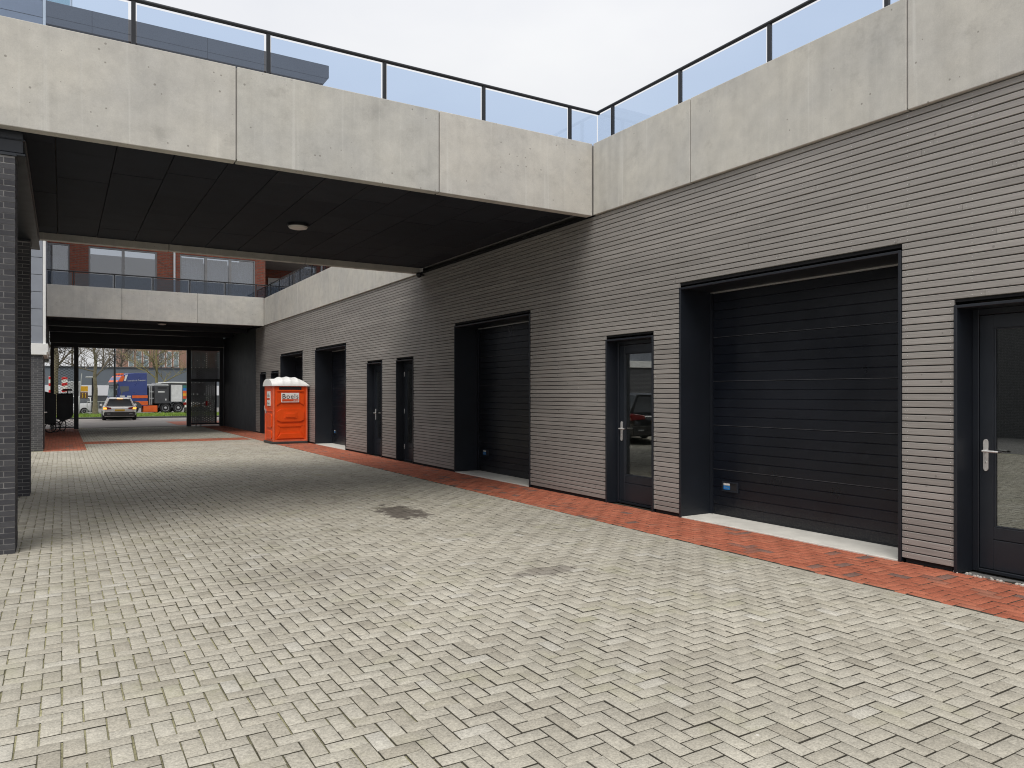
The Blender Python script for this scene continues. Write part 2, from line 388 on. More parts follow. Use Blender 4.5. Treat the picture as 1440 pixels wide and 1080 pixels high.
pavers([(.6,XS-.093,26.8,28.2)], 'red_band', M['redp'])
gx, gy = np.arange(-7.2,7.6,.2), np.arange(-1.8,39.7,.3)
bed = MB(); nb_ = len(gy)
bv = []
for x in gx:
    for y in gy:
        q = min(1,max(0,(x-.6+.5*math.sin(y*1.3)+.4*math.sin(y*.37+x))/2.0)); q = q*q*(3-2*q)
        bv.append((x,y,.006*math.sin(x*.9+.4)*math.cos(y*.7)-.0085-.010*q))
bed.add(bv,[(a*nb_+b_,(a+1)*nb_+b_,(a+1)*nb_+b_+1,a*nb_+b_+1) for a in range(len(gx)-1) for b_ in range(nb_-1)])
bed.build('paving_bed', M['sand'], kind='structure')
# far ground: one sheet to the horizon, then street, grass verge
MB().box(-400,400,-400,600,-.5,-.02).build('ground', M['asphalt'], kind='structure')
MB().box(-60,60,39.6,53.2,-.19,-.006).build('street', M['road'], kind='structure')
MB().box(5.0,9,40.6,46,-.1,-.001).build('red_pavement', M['redp'], kind='structure')
MB().box(-60,60,53.2,53.45,-.2,.10).build('kerb', M['kerb'], kind='structure', bevel=.02)
MB().box(-60,60,53.45,60,-.2,.09).build('verge', M['soil'], kind='structure')
MB().box(-60,60,63.5,80,-.2,-.004).build('road', M['asphalt'], kind='structure')
g = MB()
for k in range(9000):
    x = random.uniform(-6,14); y = random.uniform(53.5,59.9); h = random.uniform(.08,.2); a = random.uniform(0,6.28); w = .018
    dx, dy = math.cos(a)*w, math.sin(a)*w; lx, ly = random.gauss(0,.06), random.gauss(0,.06)
    g.add([(x-dx,y-dy,.085),(x+dx,y+dy,.085),(x+lx,y+ly,.09+h)], [(0,1,2)])
g.build('grass', M['grass'], kind='stuff')

# ------------------------------------------------------------------ right-hand building
GAR = [(4.12,7.08),(10.66,13.51),(20.25,23.2),(24.65,27.55)]
DOR = [(2.60,3.63),(7.58,8.6),(15.58,16.58),(17.5,18.56),(27.85,28.98),(29.82,30.8)]
HG, HD = 2.96, 2.385
YA, YZ = -3.5, 31.6
B = thing('commercial_building', 'low commercial building with weathered grey board cladding, black garage doors and a concrete roof band', 'building', (XW,10,0))
# board cladding, every board cut at the openings
ops = [(a,b,HG) for a,b in GAR] + [(a,b,HD) for a,b in DOR]
cl = MB(); pitch = .0648; z = .045; row = 0
while z < 4.215:
    z1 = min(z+.0556, 4.245)
    cuts = sorted((a,b) for a,b,h in ops if z < h+.012)
    iv = []; t = YA
    for a,b in cuts: iv.append((t,a-.004)); t = b+.004
    iv.append((t,YZ))
    off = random.uniform(0,3.5)
    for a,b in iv:
        if b-a < .05: continue
        js = [a]; t = a+ (off if off < b-a else 9)
        while t < b-.35:
            if t-js[-1] > .4: js.append(t)
            t += random.choice((2.4,3.0,3.6,4.2))
        js.append(b)
        for q in range(len(js)-1):
            p0 = js[q]+.0012; p1 = js[q+1]-.0012; d = random.gauss(0,.0012)
            cl.prism([(XW+d+.001,z+.002),(XW+d,z+.0045),(XW+d,z1-.003),(XW+d+.003,z1),(XW+d+.021,z1+.001),(XW+d+.021,z-.001)],'y',p0,p1)
            if p0 < 11.0:
                s = math.ceil((p0-.1)/.58)*.58
                for y in [p0+.03,p1-.03]+[s+.58*i for i in range(int((p1-s)/.58)+1)]:
                    if p0+.015 < y < p1-.015:
                        zz = (z+z1)/2+random.gauss(0,.004)
                        cl.tube((XW+d+.001,y,zz),(XW+d-.0012,y,zz),.0036,.0032,6,1)
    z += pitch; row += 1
cl.build('cladding', [M['clad'],M['steel']], B)
# membrane and wall behind, in pieces between the openings
bk = MB(); t = YA
for a,b,h in sorted(ops):
    bk.box(XW+.024,XW+.13,t,a-.03,0,4.3); bk.box(XW+.024,XW+.13,a-.03,b+.03,h+.03,4.3); t = b+.03
bk.box(XW+.024,XW+.13,t,YZ,0,4.3)
bk.build('wall', M['black'], B)
MB().box(XW+.001,XW+.13,YZ+.002,38.8,0,4.3).build('tunnel_wall', M['tun'], B, label='smooth black wall panel inside the far passage')
rm = MB(); rm.box(13.5,13.7,YA,38.8,-.01,4.4); rm.box(XW+.14,13.5,YA-.2,YA,-.01,4.4); rm.box(XW+.14,13.5,38.8,39.0,-.01,4.4)
for y in (3.95,7.35,9.6,14.5,17.04,19.4,24,29.4): rm.box(7.7,13.5,y-.05,y+.05,-.01,4.4)
rm.build('inner_wall', M['room'], B)
MB().box(XW+.131,13.7,YA,39,4.4,5.2).build('roof', M['deck'], B)
MB().box(7.45,13.5,YA,38.8,-.011,.012).build('inner_floor', M['room'], B)
for y in (2.9,3.3): MB().box(10.2,10.28,y,y+.28,2.55,2.58).build('ceiling_lamp', M['lamp'], B)

def panel_x(y0,y1,name='concrete_panel',parent=None):   # along the wall
    return MB().box(XW-.045,XW+.095,y0+.007,y1-.007,4.255,5.32).build(name, M['concrete'], parent, .007, 2)
js = [-1.58,1.23,4.04,6.85,8.855]
for a,b in zip(js,js[1:]): panel_x(a,b,'concrete_panel',B)
js = [15.25,17.33,19.95,22.5,25.1,27.7,29.93]
for a,b in zip(js,js[1:]): panel_x(a,b,'concrete_panel',B)
for q in ((-1.5,8.8),(15.3,29.9)): MB().box(XW-.032,XW+.08,*q,4.275,5.30).build('joint_filler', M['joint'], B)
MB().box(XW-.06,XW-.0,-3.5,-1.6,4.255,5.32).build('concrete_panel', M['concrete'], B, .007, 2)

def opening_frame(a,b,h,depth,parent):
    f = MB(); x0 = XW-.014; x1 = XW+depth; t = .028
    f.box(x0,x1,a-.002,a+t,-.005,h); f.box(x0,x1,b-t,b+.002,-.005,h); f.box(x0+.0015,x1,a+t,b-t,h-t,h-.0015)
    return f.build('frame', M['anth'], parent, .003)
def garage(a,b,i):
    X = XW+.53; h = HG-.05; a2 = a+.03; b2 = b-.03
    d = MB(); z = .03; sec = (h-.03)/5
    for s in range(5):
        z0 = z+s*sec; z1 = z0+sec; n = 5; p = sec/n
        pts = [(X,z0+.002)]
        for k in range(n):
            q = z0+k*p
            if k: pts += [(X,q-.006),(X+.007,q-.001),(X+.007,q+.001),(X,q+.006)]
        pts += [(X,z1-.010),(X+.012,z1-.004),(X+.012,z1-.002),(X+.045,z1-.002),(X+.045,z0+.002)]
        d.prism(pts,'y',a2,b2)
        if s: d.box(X-.0015,X+.02,a2+.002,b2-.002,z0-.0025,z0+.0022,2)  # pale strip: highlight along the section joint, painted in as a lighter colour
    d.box(X-.004,X+.045,a2,b2,.012,.03,1)
    o = d.build('garage_door', [M['garage'],M['rail'],M['seam_glint']], B)
    opening_frame(a,b,HG,.60,o)
    MB().box(X-.012,X+.04,a2,b2,HG-.048,HG-.03).build('top_rail', M['silver'], o)
    MB().box(XW-.006,XW+.62,a+.03,b-.03,-.05,.014).build('sill', M['sill'], o, .006)
    gy = b2-.20
    hb = MB(); hb.box(X-.014,X-.001,gy-.27,gy-.245,.33,.46); hb.box(X-.014,X-.001,gy-.02,gy,.33,.46); hb.box(X-.014,X-.001,gy-.245,gy-.02,.33,.348); hb.box(X-.014,X-.001,gy-.245,gy-.02,.442,.46)
    hb.box(X-.004,X-.0005,gy-.245,gy-.02,.348,.442,1)
    hd = hb.build('handle', [M['anth2'],M['ink']], o)
    st = MB(); st.box(X-.0075,X-.005,gy-.13,gy-.024,.355,.405); st.box(X-.0075,X-.005,gy-.13,gy-.024,.405,.415,1); st.box(X-.0075,X-.005,gy-.13,gy-.024,.415,.438,2)
    for k in range(3): st.box(X-.0082,X-.0076,gy-.118+.03*k,gy-.1+.03*k,.366+.006*k,.378+.006*k,1)
    st.build('sticker', [M['stblue'],M['cglass'],M['stickw']], o)
    # lower roller guide rails beside the leaf
    for q in ((b2-.045,b2-.002),(a2+.002,a2+.045)): MB().box(X-.03,X-.002,*q,.02,h).build('guide_rail', M['anth'], o)
    return o
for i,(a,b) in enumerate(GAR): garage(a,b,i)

def door(a,b,i,handle=True):
    dep = .30 if i == 0 else .23
    X = XW+dep-.05; t = .028; a2 = a+t; b2 = b-t; h = HD-t
    leaf = MB(); fr = .055; st = .115
    ya, yb = a2+fr+.004, b2-fr-.004; z0, z1 = .035, h-fr-.004
    g0, g1, gz0, gz1 = ya+st, yb-st, .41, z1-.12
    leaf.box(X,X+.055,ya,g0,z0,z1); leaf.box(X,X+.055,g1,yb,z0,z1); leaf.box(X+.0012,X+.055,g0,g1,gz1,z1)
    leaf.box(X+.0012,X+.055,g0,g1,gz0-.105,gz0); leaf.box(X+.0012,X+.055,g0,g1,z0,gz0-.112)
    leaf.box(X+.008,X+.05,g0,g1,gz0-.112,gz0-.105)
    # glazing beads
    for q in ((g0,g0+.014),(g1-.014,g1)): leaf.box(X+.010,X+.03,q[0],q[1],gz0,gz1)
    leaf.box(X+.0105,X+.03,g0+.014,g1-.014,gz0,gz0+.014); leaf.box(X+.0105,X+.03,g0+.014,g1-.014,gz1-.014,gz1)
    o = leaf.build('entrance_door', M['anth2'], B, .003)
    opening_frame(a,b,HD,dep+.1,o)
    c = MB(); c.box(X-.012,X+.06,a2,a2+fr,0,h); c.box(X-.012,X+.06,b2-fr,b2,0,h); c.box(X-.0105,X+.06,a2+fr,b2-fr,h-fr,h); c.box(X-.02,X+.07,a2+fr,b2-fr,.0,.03)
    c.build('door_casing', M['anth'], o, .004)
    MB().box(X+.026,X+.034,g0+.005,g1-.005,gz0+.004,gz1-.004).build('door_glass', M['door_glass'], o)
    hs = -1
    if handle:
        y = yb-.055
        H = MB()
        pl = [(y+.021*math.cos(k*math.pi/8), 1.16+.03*math.sin(k*math.pi/8)) for k in range(9)] + [(y-.021*math.cos(k*math.pi/8), .935-.03*math.sin(k*math.pi/8)) for k in range(9)]
        H.prism(pl,'x',X-.009,X)
        H.tube((X-.008,y,1.085),(X-.052,y,1.085),.0105,.0105,12)
        H.tube((X-.052,y+.008,1.085),(X-.052,y-.125,1.083),.0105,.0095,12)
        H.tube((X-.0135,y,.985),(X-.008,y,.985),.010,.011,12); H.tube((X-.0145,y,.985),(X-.0136,y,.985),.0045,.0045,8,1)
        H.tube((X-.052,y-.125,1.083),(X-.045,y-.150,1.083),.0095,.007,12,1)
        H.build('handle', [M['steel'],M['ink']], o, smooth=True)
    if i == 2:
        for z in (.28,1.12,2.0): MB().tube((X-.012,yb+.003,z),(X-.012,yb+.003,z+.11),.008,.008,8).build('hinge', M['steel'], o)
    return o
for i,(a,b) in enumerate(DOR): door(a,b,i,i != 2)
# crushed mortar left at the foot of the near door
cr = MB()
for k in range(60):
    y = random.uniform(2.6,3.66); x = XW+random.uniform(-.02,.06); s = random.uniform(.004,.012)
    cr.prism([(x-s,y-s*.6),(x+s*.7,y-s),(x+s,y+s*.5),(x-s*.4,y+s)],'z',-.002,.006+s*.5)
cr.build('mortar_crumbs', M['sill'], kind='stuff')

# ------------------------------------------------------------------ bridge across the yard
YB, YB2 = 8.86, 15.24
BR = thing('footbridge', 'broad concrete footbridge with a black board ceiling crossing the paved yard in front', 'bridge', (2.5,YB,4.25))
js = [-5.95,-3.4,-.85,1.70,4.25,6.773]
for a,b in zip(js,js[1:]):
    MB().box(a+.008,b-.008,YB,YB+.14,4.245,5.32).build('concrete_panel', M['concrete'], BR, .007, 2)
    MB().box(a+.008,b-.008,YB2-.14,YB2,4.245,5.32).build('concrete_panel', M['concrete'], BR, .007, 2)
for q in ((YB+.016,YB+.125),(YB2-.125,YB2-.016)): MB().box(-5.9,6.76,*q,4.27,5.30).build('joint_filler', M['joint'], BR)
MB().box(-5.9,6.80,YB+.145,YB2-.145,4.42,5.15).build('deck', M['deck'], BR)
MB().box(6.74,6.81,YB+.02,YB+.13,4.262,5.305).build('joint_filler', M['joint'], BR)
sf = MB(); x = -.06-.592*10; i = 0
while x < 6.8:
    x1 = min(x+.588, 6.80); y = YB+.15; st = (.0,.55,.28,.83)[i % 4]; first = True
    while y < YB2-.15:
        y1 = min(y + (1.2-st if first else 1.2), YB2-.15); first = False
        if y1-y > .03:
            z = 4.362+random.gauss(0,.0012); sf.prism([(x+.002,z+.004),(x+.006,z),(x1-.006,z),(x1-.002,z+.004),(x1-.002,4.41),(x+.002,4.41)],'y',y+.002,y1-.002)
        y = y1
    x += .592; i += 1
sf.build('ceiling_boards', m_island('soffit_boards',[(0,(.010,.0128,.021)),(.6,(.0135,.0165,.026)),(1,(.019,.022,.031))],.85,.5,3), BR)
bm_ = MB(); bm_.box(-1.05,-.335,YB+.16,14.75,4.03,4.355); bm_.box(-1.07,-.315,YB+.15,14.76,4.155,4.17); bm_.box(-1.07,-.315,YB+.15,14.76,4.0,4.03)
bm_.build('support_beam', M['anth'], BR, .006)
L = thing('ceiling_lamp', 'round white lamp under the footbridge ceiling in front', 'ceiling lamp', (3.30,12.2,4.36), group='round ceiling lamps')
MB().lathe((3.30,12.2,4.36),[(.17,0),(.17,-.03),(.16,-.04)],n=32).build('lamp_base', M['rail'], L, smooth=True)
MB().lathe((3.30,12.2,4.36),[(.155,-.035),(.155,-.045),(.14,-.065),(.09,-.078),(.02,-.082)],n=32).build('diffuser', M['lampw'], L, smooth=True)
cam = thing('security_camera', 'small black camera on the board wall under the far edge of the footbridge', 'camera', (6.76,15.0,4.2))
MB().tube((6.82,15.0,4.2),(6.72,15.0,4.2),.02,.02,10).build('bracket', M['rail'], cam)
MB().lathe((6.70,15.0,4.2),[(.03,.05),(.06,.03),(.065,0),(.05,-.045),(.02,-.065)],n=16).build('camera_dome', M['rail'], cam, smooth=True)

# brick columns under the bridge
def brick_pier(x0,x1,y0,y1,z1,label):
    P = thing('brick_column', label, 'column', ((x0+x1)/2,(y0+y1)/2,0), group='dark brick columns carrying the footbridge')
    MB().box(x0+.004,x1-.004,y0+.004,y1-.004,-.04,z1).build('mortar', M['mortar'], P)
    b = MB(); z = -.01; r = 0; j = .0085; D = .10; Lb = .21; pt = .0558
    while z < z1-.02:
        zt = min(z+pt-j, z1)
        w = (lambda: random.gauss(0,.0010))
        t = x1; first = True
        while t > x0+.02:       # front course
            l = (Lb if r % 2 else D) if first else Lb
            e = max(t-l+ (j if not first else 0)*0, x0); dz = w()
            b.box(e+(j if e > x0 else 0), t, y0+w(), y0+D, z+dz, zt+dz); t = e; first = False
        t = y0+ D + j; first = True
        while t < y1-.01:       # right-hand side course
            l = ((D if r % 2 else Lb)-0 if first else Lb)
            e = min(t+l-j, y1); b.box(x1-D, x1+w(), t, e, z, zt); t = e+j; first = False
        z += pt; r += 1
    b.build('bricks', M['brick'], P)
    MB().box(x0-.01,x1+.012,y0-.012,y1+.01,z1+.004,z1+.03).build('cap', M['anth'], P)
    return P
brick_pier(-1.02,-.40,8.92,9.42,3.965,'dark brick column at the near corner of the footbridge')
brick_pier(-1.02,-.43,13.82,14.4,3.965,'dark brick column under the rear edge of the footbridge')

# ------------------------------------------------------------------ glass railings
def railing(pts_posts, a, b, axis, const, label, glassm, zb=5.315, zt=5.845, gap=.03):
    loc = (a,const,zb) if axis == 'x' else (const,a,zb)
    T = thing('glass_railing', label, 'railing', loc)
    def bx(m, s0,s1,d0,d1,z0,z1):
        if axis == 'x': m.box(s0,s1,const+d0,const+d1,z0,z1)
        else: m.box(const+d0,const+d1,s0,s1,z0,z1)
    h = MB(); e0 = (a,const,zt) if axis == 'x' else (const,a,zt); e1 = (b,const,zt) if axis == 'x' else (const,b,zt)
    h.tube(e0,e1,.023,.023,14)
    h.build('handrail', M['rail'], T, smooth=True)
    for p in pts_posts:
        m = MB(); bx(m,p-.021,p+.021,-.012,.03,zb-.1,zt-.01); m.build('post', M['rail'], T, .002)
    ps = sorted([a-.01]+list(pts_posts)+[b+.01])
    for p,q in zip(ps,ps[1:]):
        if q-p < .12: continue
        gl, gr = (.012,gap) if axis == 'x' else (gap,.012)
        m = MB(); bx(m,p+.021+gl,q-.021-gr,.002,.012,zb-.04,zt-.045); m.build('glass_panel', glassm, T)
    return T
railing([-.79,.66,2.08,3.53,4.98,6.44,-2.2,-3.6], -5.9, 6.98, 'x', YB+.11, 'glass railing with black handrail along the near edge of the footbridge', M['sky_glass'])
railing([8.60,7.2,5.76,4.34,2.9,1.45,0,-1.4], -3.4, 8.97, 'y', XW+.115, 'glass railing on the concrete roof band above the near garage doors', M['sky_glass'])
railing([15.6,17,18.4,19.8,21.2,22.6,24,25.4,26.8,28.2,29.6], 15.3, 30.05, 'y', XW+.115, 'glass railing along the roof edge between the two bridges', M['dark_glass'])
railing([.35,1.6,2.85,4.1,5.35,6.5], -.45, 6.98, 'x', 30.05, 'dark glass railing in front of the brick flats on the far bridge', M['dark_glass'])

# ------------------------------------------------------------------ far bridge with passage and gate
FB = thing('passage_bridge', 'far concrete bridge over the dark gated passage to the street', 'bridge', (3,29.94,4.25))
js = [-.46,1.83,4.34,6.773]
for a,b in zip(js,js[1:]): MB().box(a+.007,b-.007,29.94,30.08,4.235,5.34).build('concrete_panel', M['concrete'], FB, .007, 2)
MB().box(-.44,6.76,29.955,30.07,4.26,5.30).build('joint_filler', M['joint'], FB)
MB().box(-.46,6.80,30.09,38.7,4.42,5.2).build('deck', M['deck'], FB)
sf = MB(); x = -.46
while x < 6.8:
    y = 30.1
    while y < 38.6: sf.box(x+.003,min(x+.597,6.8),y+.003,min(y+1.197,38.6),4.36,4.41); y += 1.2
    x += .6
sf.build('ceiling_boards', M['soffit'], FB)
for q in ((33.2,33.5,4.18,4.355),(36.3,36.6,4.18,4.355),(38.6,38.9,3.86,5.34)): MB().box(-.46,6.8,*q).build('cross_beam', M['anth'], FB)
L2 = copy_tree(L); L2.location = (3.35,32.0,4.355); L2['label'] = 'round white lamp on the ceiling of the far passage'

# expanded mesh made of crossing flat bars
def lattice(m, x0,x1,z0,z1,y,dx=.15,dz=.10,w=.010,t=.006):
    k = dz/dx; n0 = -int((z1-z0)/dz)-2; n1 = int((x1-x0)/dx)+2
    for sgn in (1,-1):
        for i in range(n0*1, n1+int((z1-z0)/dz)+2):
            # line: z = z0 + sgn*k*(x-(x0+i*dx))
            xs = x0+i*dx; pts = []
            for (X) in (x0,x1):
                Z = z0+sgn*k*(X-xs)
                if z0 <= Z <= z1: pts.append((X,Z))
            for Z in (z0,z1):
                X = xs+sgn*(Z-z0)/k
                if x0 < X < x1: pts.append((X,Z))
            if len(pts) < 2: continue
            p, q = pts[0], pts[1]
            d = math.hypot(q[0]-p[0],q[1]-p[1])
            if d < .03: continue
            nx, nz = -(q[1]-p[1])/d*w/2, (q[0]-p[0])/d*w/2
            yy = y+sgn*t*.5
            m.prism([(p[0]+nx,p[1]+nz),(q[0]+nx,q[1]+nz),(q[0]-nx,q[1]-nz),(p[0]-nx,p[1]-nz)],'y',yy-t*.45,yy+t*.45)
GY = 38.75
GT = thing('passage_gate', 'tall black steel gate with mesh side panels at the street end of the passage', 'gate', (3,GY,0))
def post(x0,x1,z1,y0=GY-.08,y1=GY+.08): return MB().box(x0,x1,y0,y1,-.02,z1).build('post', M['anth'], GT, .006)
post(-.44,-.30,3.85); post(.46,.64,3.85); post(5.14,5.34,3.85); post(6.62,6.80,3.85)
MB().box(-.44,6.80,GY-.075,GY+.075,3.66,3.85).build('header', M['anth'], GT, .006)
fr = MB(); fr.box(-.30,.46,GY-.03,GY+.03,.05,.10); fr.box(-.30,.46,GY-.03,GY+.03,3.60,3.65); fr.build('frame', M['anth'], GT)
m = MB(); lattice(m,-.29,.45,.1,3.6,GY,.19,.12,.013); m.build('mesh_panel', M['meshm'], GT)
fr = MB(); fr.box(5.34,6.62,GY-.035,GY+.035,.08,.16); fr.box(5.34,6.62,GY-.035,GY+.035,2.16,2.30); fr.box(6.40,6.50,GY-.034,GY+.034,.16,2.16); fr.build('frame', M['anth'], GT)
for q in ((5.36,6.40,.16,2.16),(5.36,6.60,2.30,3.66)):
    m = MB(); lattice(m,*q,GY,.17,.10,.066); m.build('mesh_panel', M['meshr'], GT)
sl = MB(); sl.box(5.56,5.60,GY+.1,GY+.16,0,2.75); sl.box(5.78,5.82,GY+.1,GY+.16,0,2.75); z = .1
sl.box(5.60,5.78,GY+.1,GY+.16,2.2,2.75)
while z < 2.2: sl.prism([(5.60,z),(5.78,z+.05),(5.78,z+.095),(5.60,z+.045)],'y',GY+.11,GY+.15); z += .125
sl.build('slatted_leaf', M['rail'], GT)
tg = MB(); tg.tube((6.03,GY-.06,1.0),(6.03,GY-.06,1.22),.045,.045,10); tg.tube((6.03,GY-.06,1.22),(6.03,GY-.06,1.36),.03,.03,10,1); tg.box(5.99,6.07,GY-.11,GY-.03,1.36,1.42,1)
tg.build('lock_box', [M['signred'],M['silver']], GT, smooth=True)

# ------------------------------------------------------------------ left building: brick base, zinc upper part
LB = thing('zinc_clad_building', 'building with dark brick base, white ledge and light grey zinc upper storeys', 'building', (-3,24.3,0))
MB().box(-9,-.455,24.3,27.0,-.05,2.70).build('brick_base', M['grey_brick'], LB)
MB().box(-9,-.80,27.001,38.9,-.05,4.3).build('recessed_wall', M['tun'], LB)
MB().prism([(-9.1,2.70),(-.36,2.66),(-.36,2.72),(-.33,2.74),(-.33,2.97),(-9.1,2.97)],'y',24.22,27.05).build('ledge', M['white'], LB, .008)
zc = MB(); z = 2.98; k = 0
while z < 13.6:
    z1 = min(z+.475,13.6)
    for x in (-9,-7.2,-5.4,-3.6,-1.8):
        x1 = x+1.8 if x < -2 else -.455
        zc.box(x+.004,x1-.004,24.34,24.37,z+.006,z1-.006)
    y = 24.4
    while y < 38.8: zc.box(-.50,-.47,y+.004,min(y+1.8,38.8)-.004,z+.006,z1-.006); y += 1.8
    z = z1
zc.build('zinc_panels', M['zinc'], LB, .004)
MB().box(-8.98,-.51,24.375,38.85,2.971,13.58).build('wall_core', M['zincd'], LB)
ct = MB(); ct.box(-.452,-.385,24.30,24.42,2.972,13.62); ct.build('corner_trim', M['white'], LB, .004)
dr = MB(); dr.box(-.456,-.44,25.2,26.3,0,2.3); d1 = dr.build('side_door', M['anth2'], LB)
MB().tube((-.44,25.32,1.05),(-.38,25.32,1.05),.014,.014,8).tube((-.38,25.32,1.05),(-.38,25.46,1.05),.014,.014,8).build('handle', M['steel'], d1)
MB().box(-.456,-.43,26.6,26.75,1.95,2.2).build('meter_box', M['silver'], LB)

YBD = thing('brick_building', 'dark brick building on the open side of the yard, mirrored in the door glass', 'building', (-15,5,0))
MB().box(-22,-15,-12,24,-.05,6.0).build('wall', M['grey_brick'], YBD)
MB().box(-22.1,-14.9,-12.1,24.1,6.0,6.2).build('roof_edge', M['zincd'], YBD)
# ------------------------------------------------------------------ flats above the far bridge
AP = thing('apartment_building', 'red brick flats with tall grey framed windows above the far bridge', 'building', (3,33,5.2))
wins = [(-.62,.25),(.88,3.27),(4.12,7.10)]
w = MB(); zt = 7.29; t = -3.0
for a,b in wins: w.box(t,a,33,33.3,5.2,zt); t = b
w.box(t,7.52,33,33.3,5.2,zt); w.box(-3,7.52,33,33.3,zt,14.2); w.box(7.22,7.52,33.3,37,5.2,14.2); w.box(7.52,12,37,37.3,5.2,14.2)
w.build('wall', M['red_brick'], AP)
MB().box(7.53,12,33.0,36.99,7.62,7.9).build('balcony_ceiling', M['deck'], AP)
MB().box(-3,12,33.31,44,5.0,5.19).build('floor', M['deck'], AP)
MB().box(-3,7.2,36.8,36.95,5.2,7.6).build('inner_wall', M['room'], AP)
def window(a,b,mulls,curt,blind=None):
    f = MB(); f.box(a,a+.06,33.02,33.14,5.3,zt); f.box(b-.06,b,33.02,33.14,5.3,zt); f.box(a+.06,b-.06,33.022,33.14,zt-.06,zt); f.box(a+.06,b-.06,33.022,33.14,5.3,5.38)
    for q in mulls: f.box(q-.05,q+.05,33.021,33.14,5.38,zt-.06)
    o = f.build('window', M['wframe'], AP, .004)
    e = [a+.06]
    for q in mulls: e += [q-.05,q+.05]
    e.append(b-.06)
    for k in range(0,len(e),2): MB().box(e[k],e[k+1],33.07,33.08,5.38,zt-.06).build('pane', M['win_glass'], o)
    if curt:
        c = MB()
        for k in range(0,len(e),2):
            x = e[k]
            n = 40; pts = [(e[k]+(e[k+1]-e[k])*i/n, 33.34+.025*math.sin(i*1.9)) for i in range(n+1)]
            c.add([(p[0],p[1],curt) for p in pts]+[(p[0],p[1],zt-.08) for p in pts], [(i,i+1,n+2+i,n+1+i) for i in range(n)])
        c.build('curtain', M['curtain'], o)
    if blind: MB().box(a+.062,b-.062,33.16,33.19,blind,zt-.06).build('blind', M['ink'], o)
    return o
window(-.62,.25,[],5.62,6.86); window(.88,3.27,[2.07],None); window(4.12,7.10,[5.12,6.08],5.6)
MB().tube((3.91,32.95,5.25),(3.91,32.95,14.2),.04,.04,10).build('downpipe', M['lowband'], AP)
dd = MB().box(8.55,9.15,36.93,36.995,5.25,7.2).build('balcony_door', M['ptoor'], AP)
MB().box(8.65,9.05,36.92,36.929,5.6,7.0).build('door_glass', M['cglass'], dd)
ro = MB(); ro.prism([(-8,14.25),(9.15,14.25),(9.38,14.55),(9.38,15.05),(-8,15.05)],'y',30.0,45)
rf = ro.build('roof', M['zincd'], AP, .01)
jn = MB()
for x in (.9,4.7): jn.box(x,x+.012,29.996,30.0,14.26,15.04)
jn.box(-8,9.37,29.996,30.0,14.50,14.51)
jn.build('panel_joint', M['anth'], rf)
# roof terrace screen with a glass pane at the left above the flats' roof
RS = thing('roof_screen', 'pale glass screen on the flat roof behind the footbridge railing', 'glass screen', (-.1,32,15.05))
MB().box(-.5,.25,32,32.02,15.1,17.2).build('glass_pane', glass('pale_glass',(.62,.74,.76),1.5,1), RS)
for q in ((.27,.33),(-.56,-.51)): MB().box(*q,31.98,32.04,15.05,17.2).build('post', M['silver'], RS)

# ------------------------------------------------------------------ orange portable toilet
TO = thing('portable_toilet', 'orange portable toilet with white domed roof standing against the board wall', 'toilet', (6.18,24.3,0))
tx0,tx1,ty0,ty1 = 5.655,6.745,23.80,24.92
bd = MB(); bd.box(tx0+.02,tx1-.02,ty0+.02,ty1-.02,.06,1.86)
body = bd.build('body', M['orange'], TO, .02, 2)
base = MB(); base.box(tx0-.03,tx1+.0,ty0-.02,ty1+.02,-.01,.075); base.build('base', M['darkpl'], TO, .015)
# corner posts and relief of the front and side panels
for x,y in ((tx0+.005,ty0+.002),(tx1-.05,ty0+.002),(tx0+.002,ty1-.05)): MB().box(x,x+.05,y,y+.048,.07,1.87).build('corner_post', M['wornor'], TO, .01, 2)
MB().box(tx0+.055,tx1-.05,ty0+.004,ty0+.02,.07,.13).build('bottom_rail', M['wornor'], TO, .01, 2)
def relief(pts, y, d, parent):
    return None
cx = (tx0+tx1)/2
pn = MB()
pn.prism([(cx-.43,.17),(cx+.43,.17),(cx+.30,.33),(cx-.30,.33)],'y',ty0-.014,ty0+.03)
pn.prism([(cx-.43,.20),(cx-.43,.60),(cx-.33,.52),(cx-.33,.40)],'y',ty0+.004,ty0+.03); pn.prism([(cx+.43,.20),(cx+.43,.60),(cx+.33,.52),(cx+.33,.40)],'y',ty0+.004,ty0+.03)
pn.prism([(cx-.33,.54),(cx+.33,.54),(cx+.40,.60),(cx+.40,.62),(cx-.40,.62),(cx-.40,.60)],'y',ty0-.002,ty0+.03)
pn.prism([(cx-.43,.76),(cx-.30,.70),(cx+.30,.70),(cx+.43,.76),(cx+.43,1.02),(cx+.30,1.10),(cx-.30,1.10),(cx-.43,1.02)],'y',ty0-.016,ty0+.03)
pn.prism([(cx-.43,1.22),(cx-.30,1.30),(cx+.30,1.30),(cx+.43,1.22),(cx+.43,1.55),(cx+.28,1.62),(cx-.43,1.62)],'y',ty0-.008,ty0+.03)
pn.box(cx-.20,cx+.20,ty0-.030,ty0,.80,1.00); pn.box(cx-.15,cx+.15,ty0-.042,ty0-.01,.84,.96)
pn.box(cx-.42,cx+.42,ty0-.02,ty0+.03,1.655,1.70)
pn.build('front_panel', M['orange'], TO, .004, 2)
gv = MB()
for k in range(5): gv.box(cx-.34,cx+.34,ty0+.005,ty0+.024,1.715+.017*k,1.723+.017*k)
gv.box(cx-.35,cx+.35,ty0+.012,ty0+.0205,1.71,1.80,1)
gv.build('vent_grille', [M['darkpl'],M['ink']], TO)
sd = MB()
yc = (ty0+ty1)/2
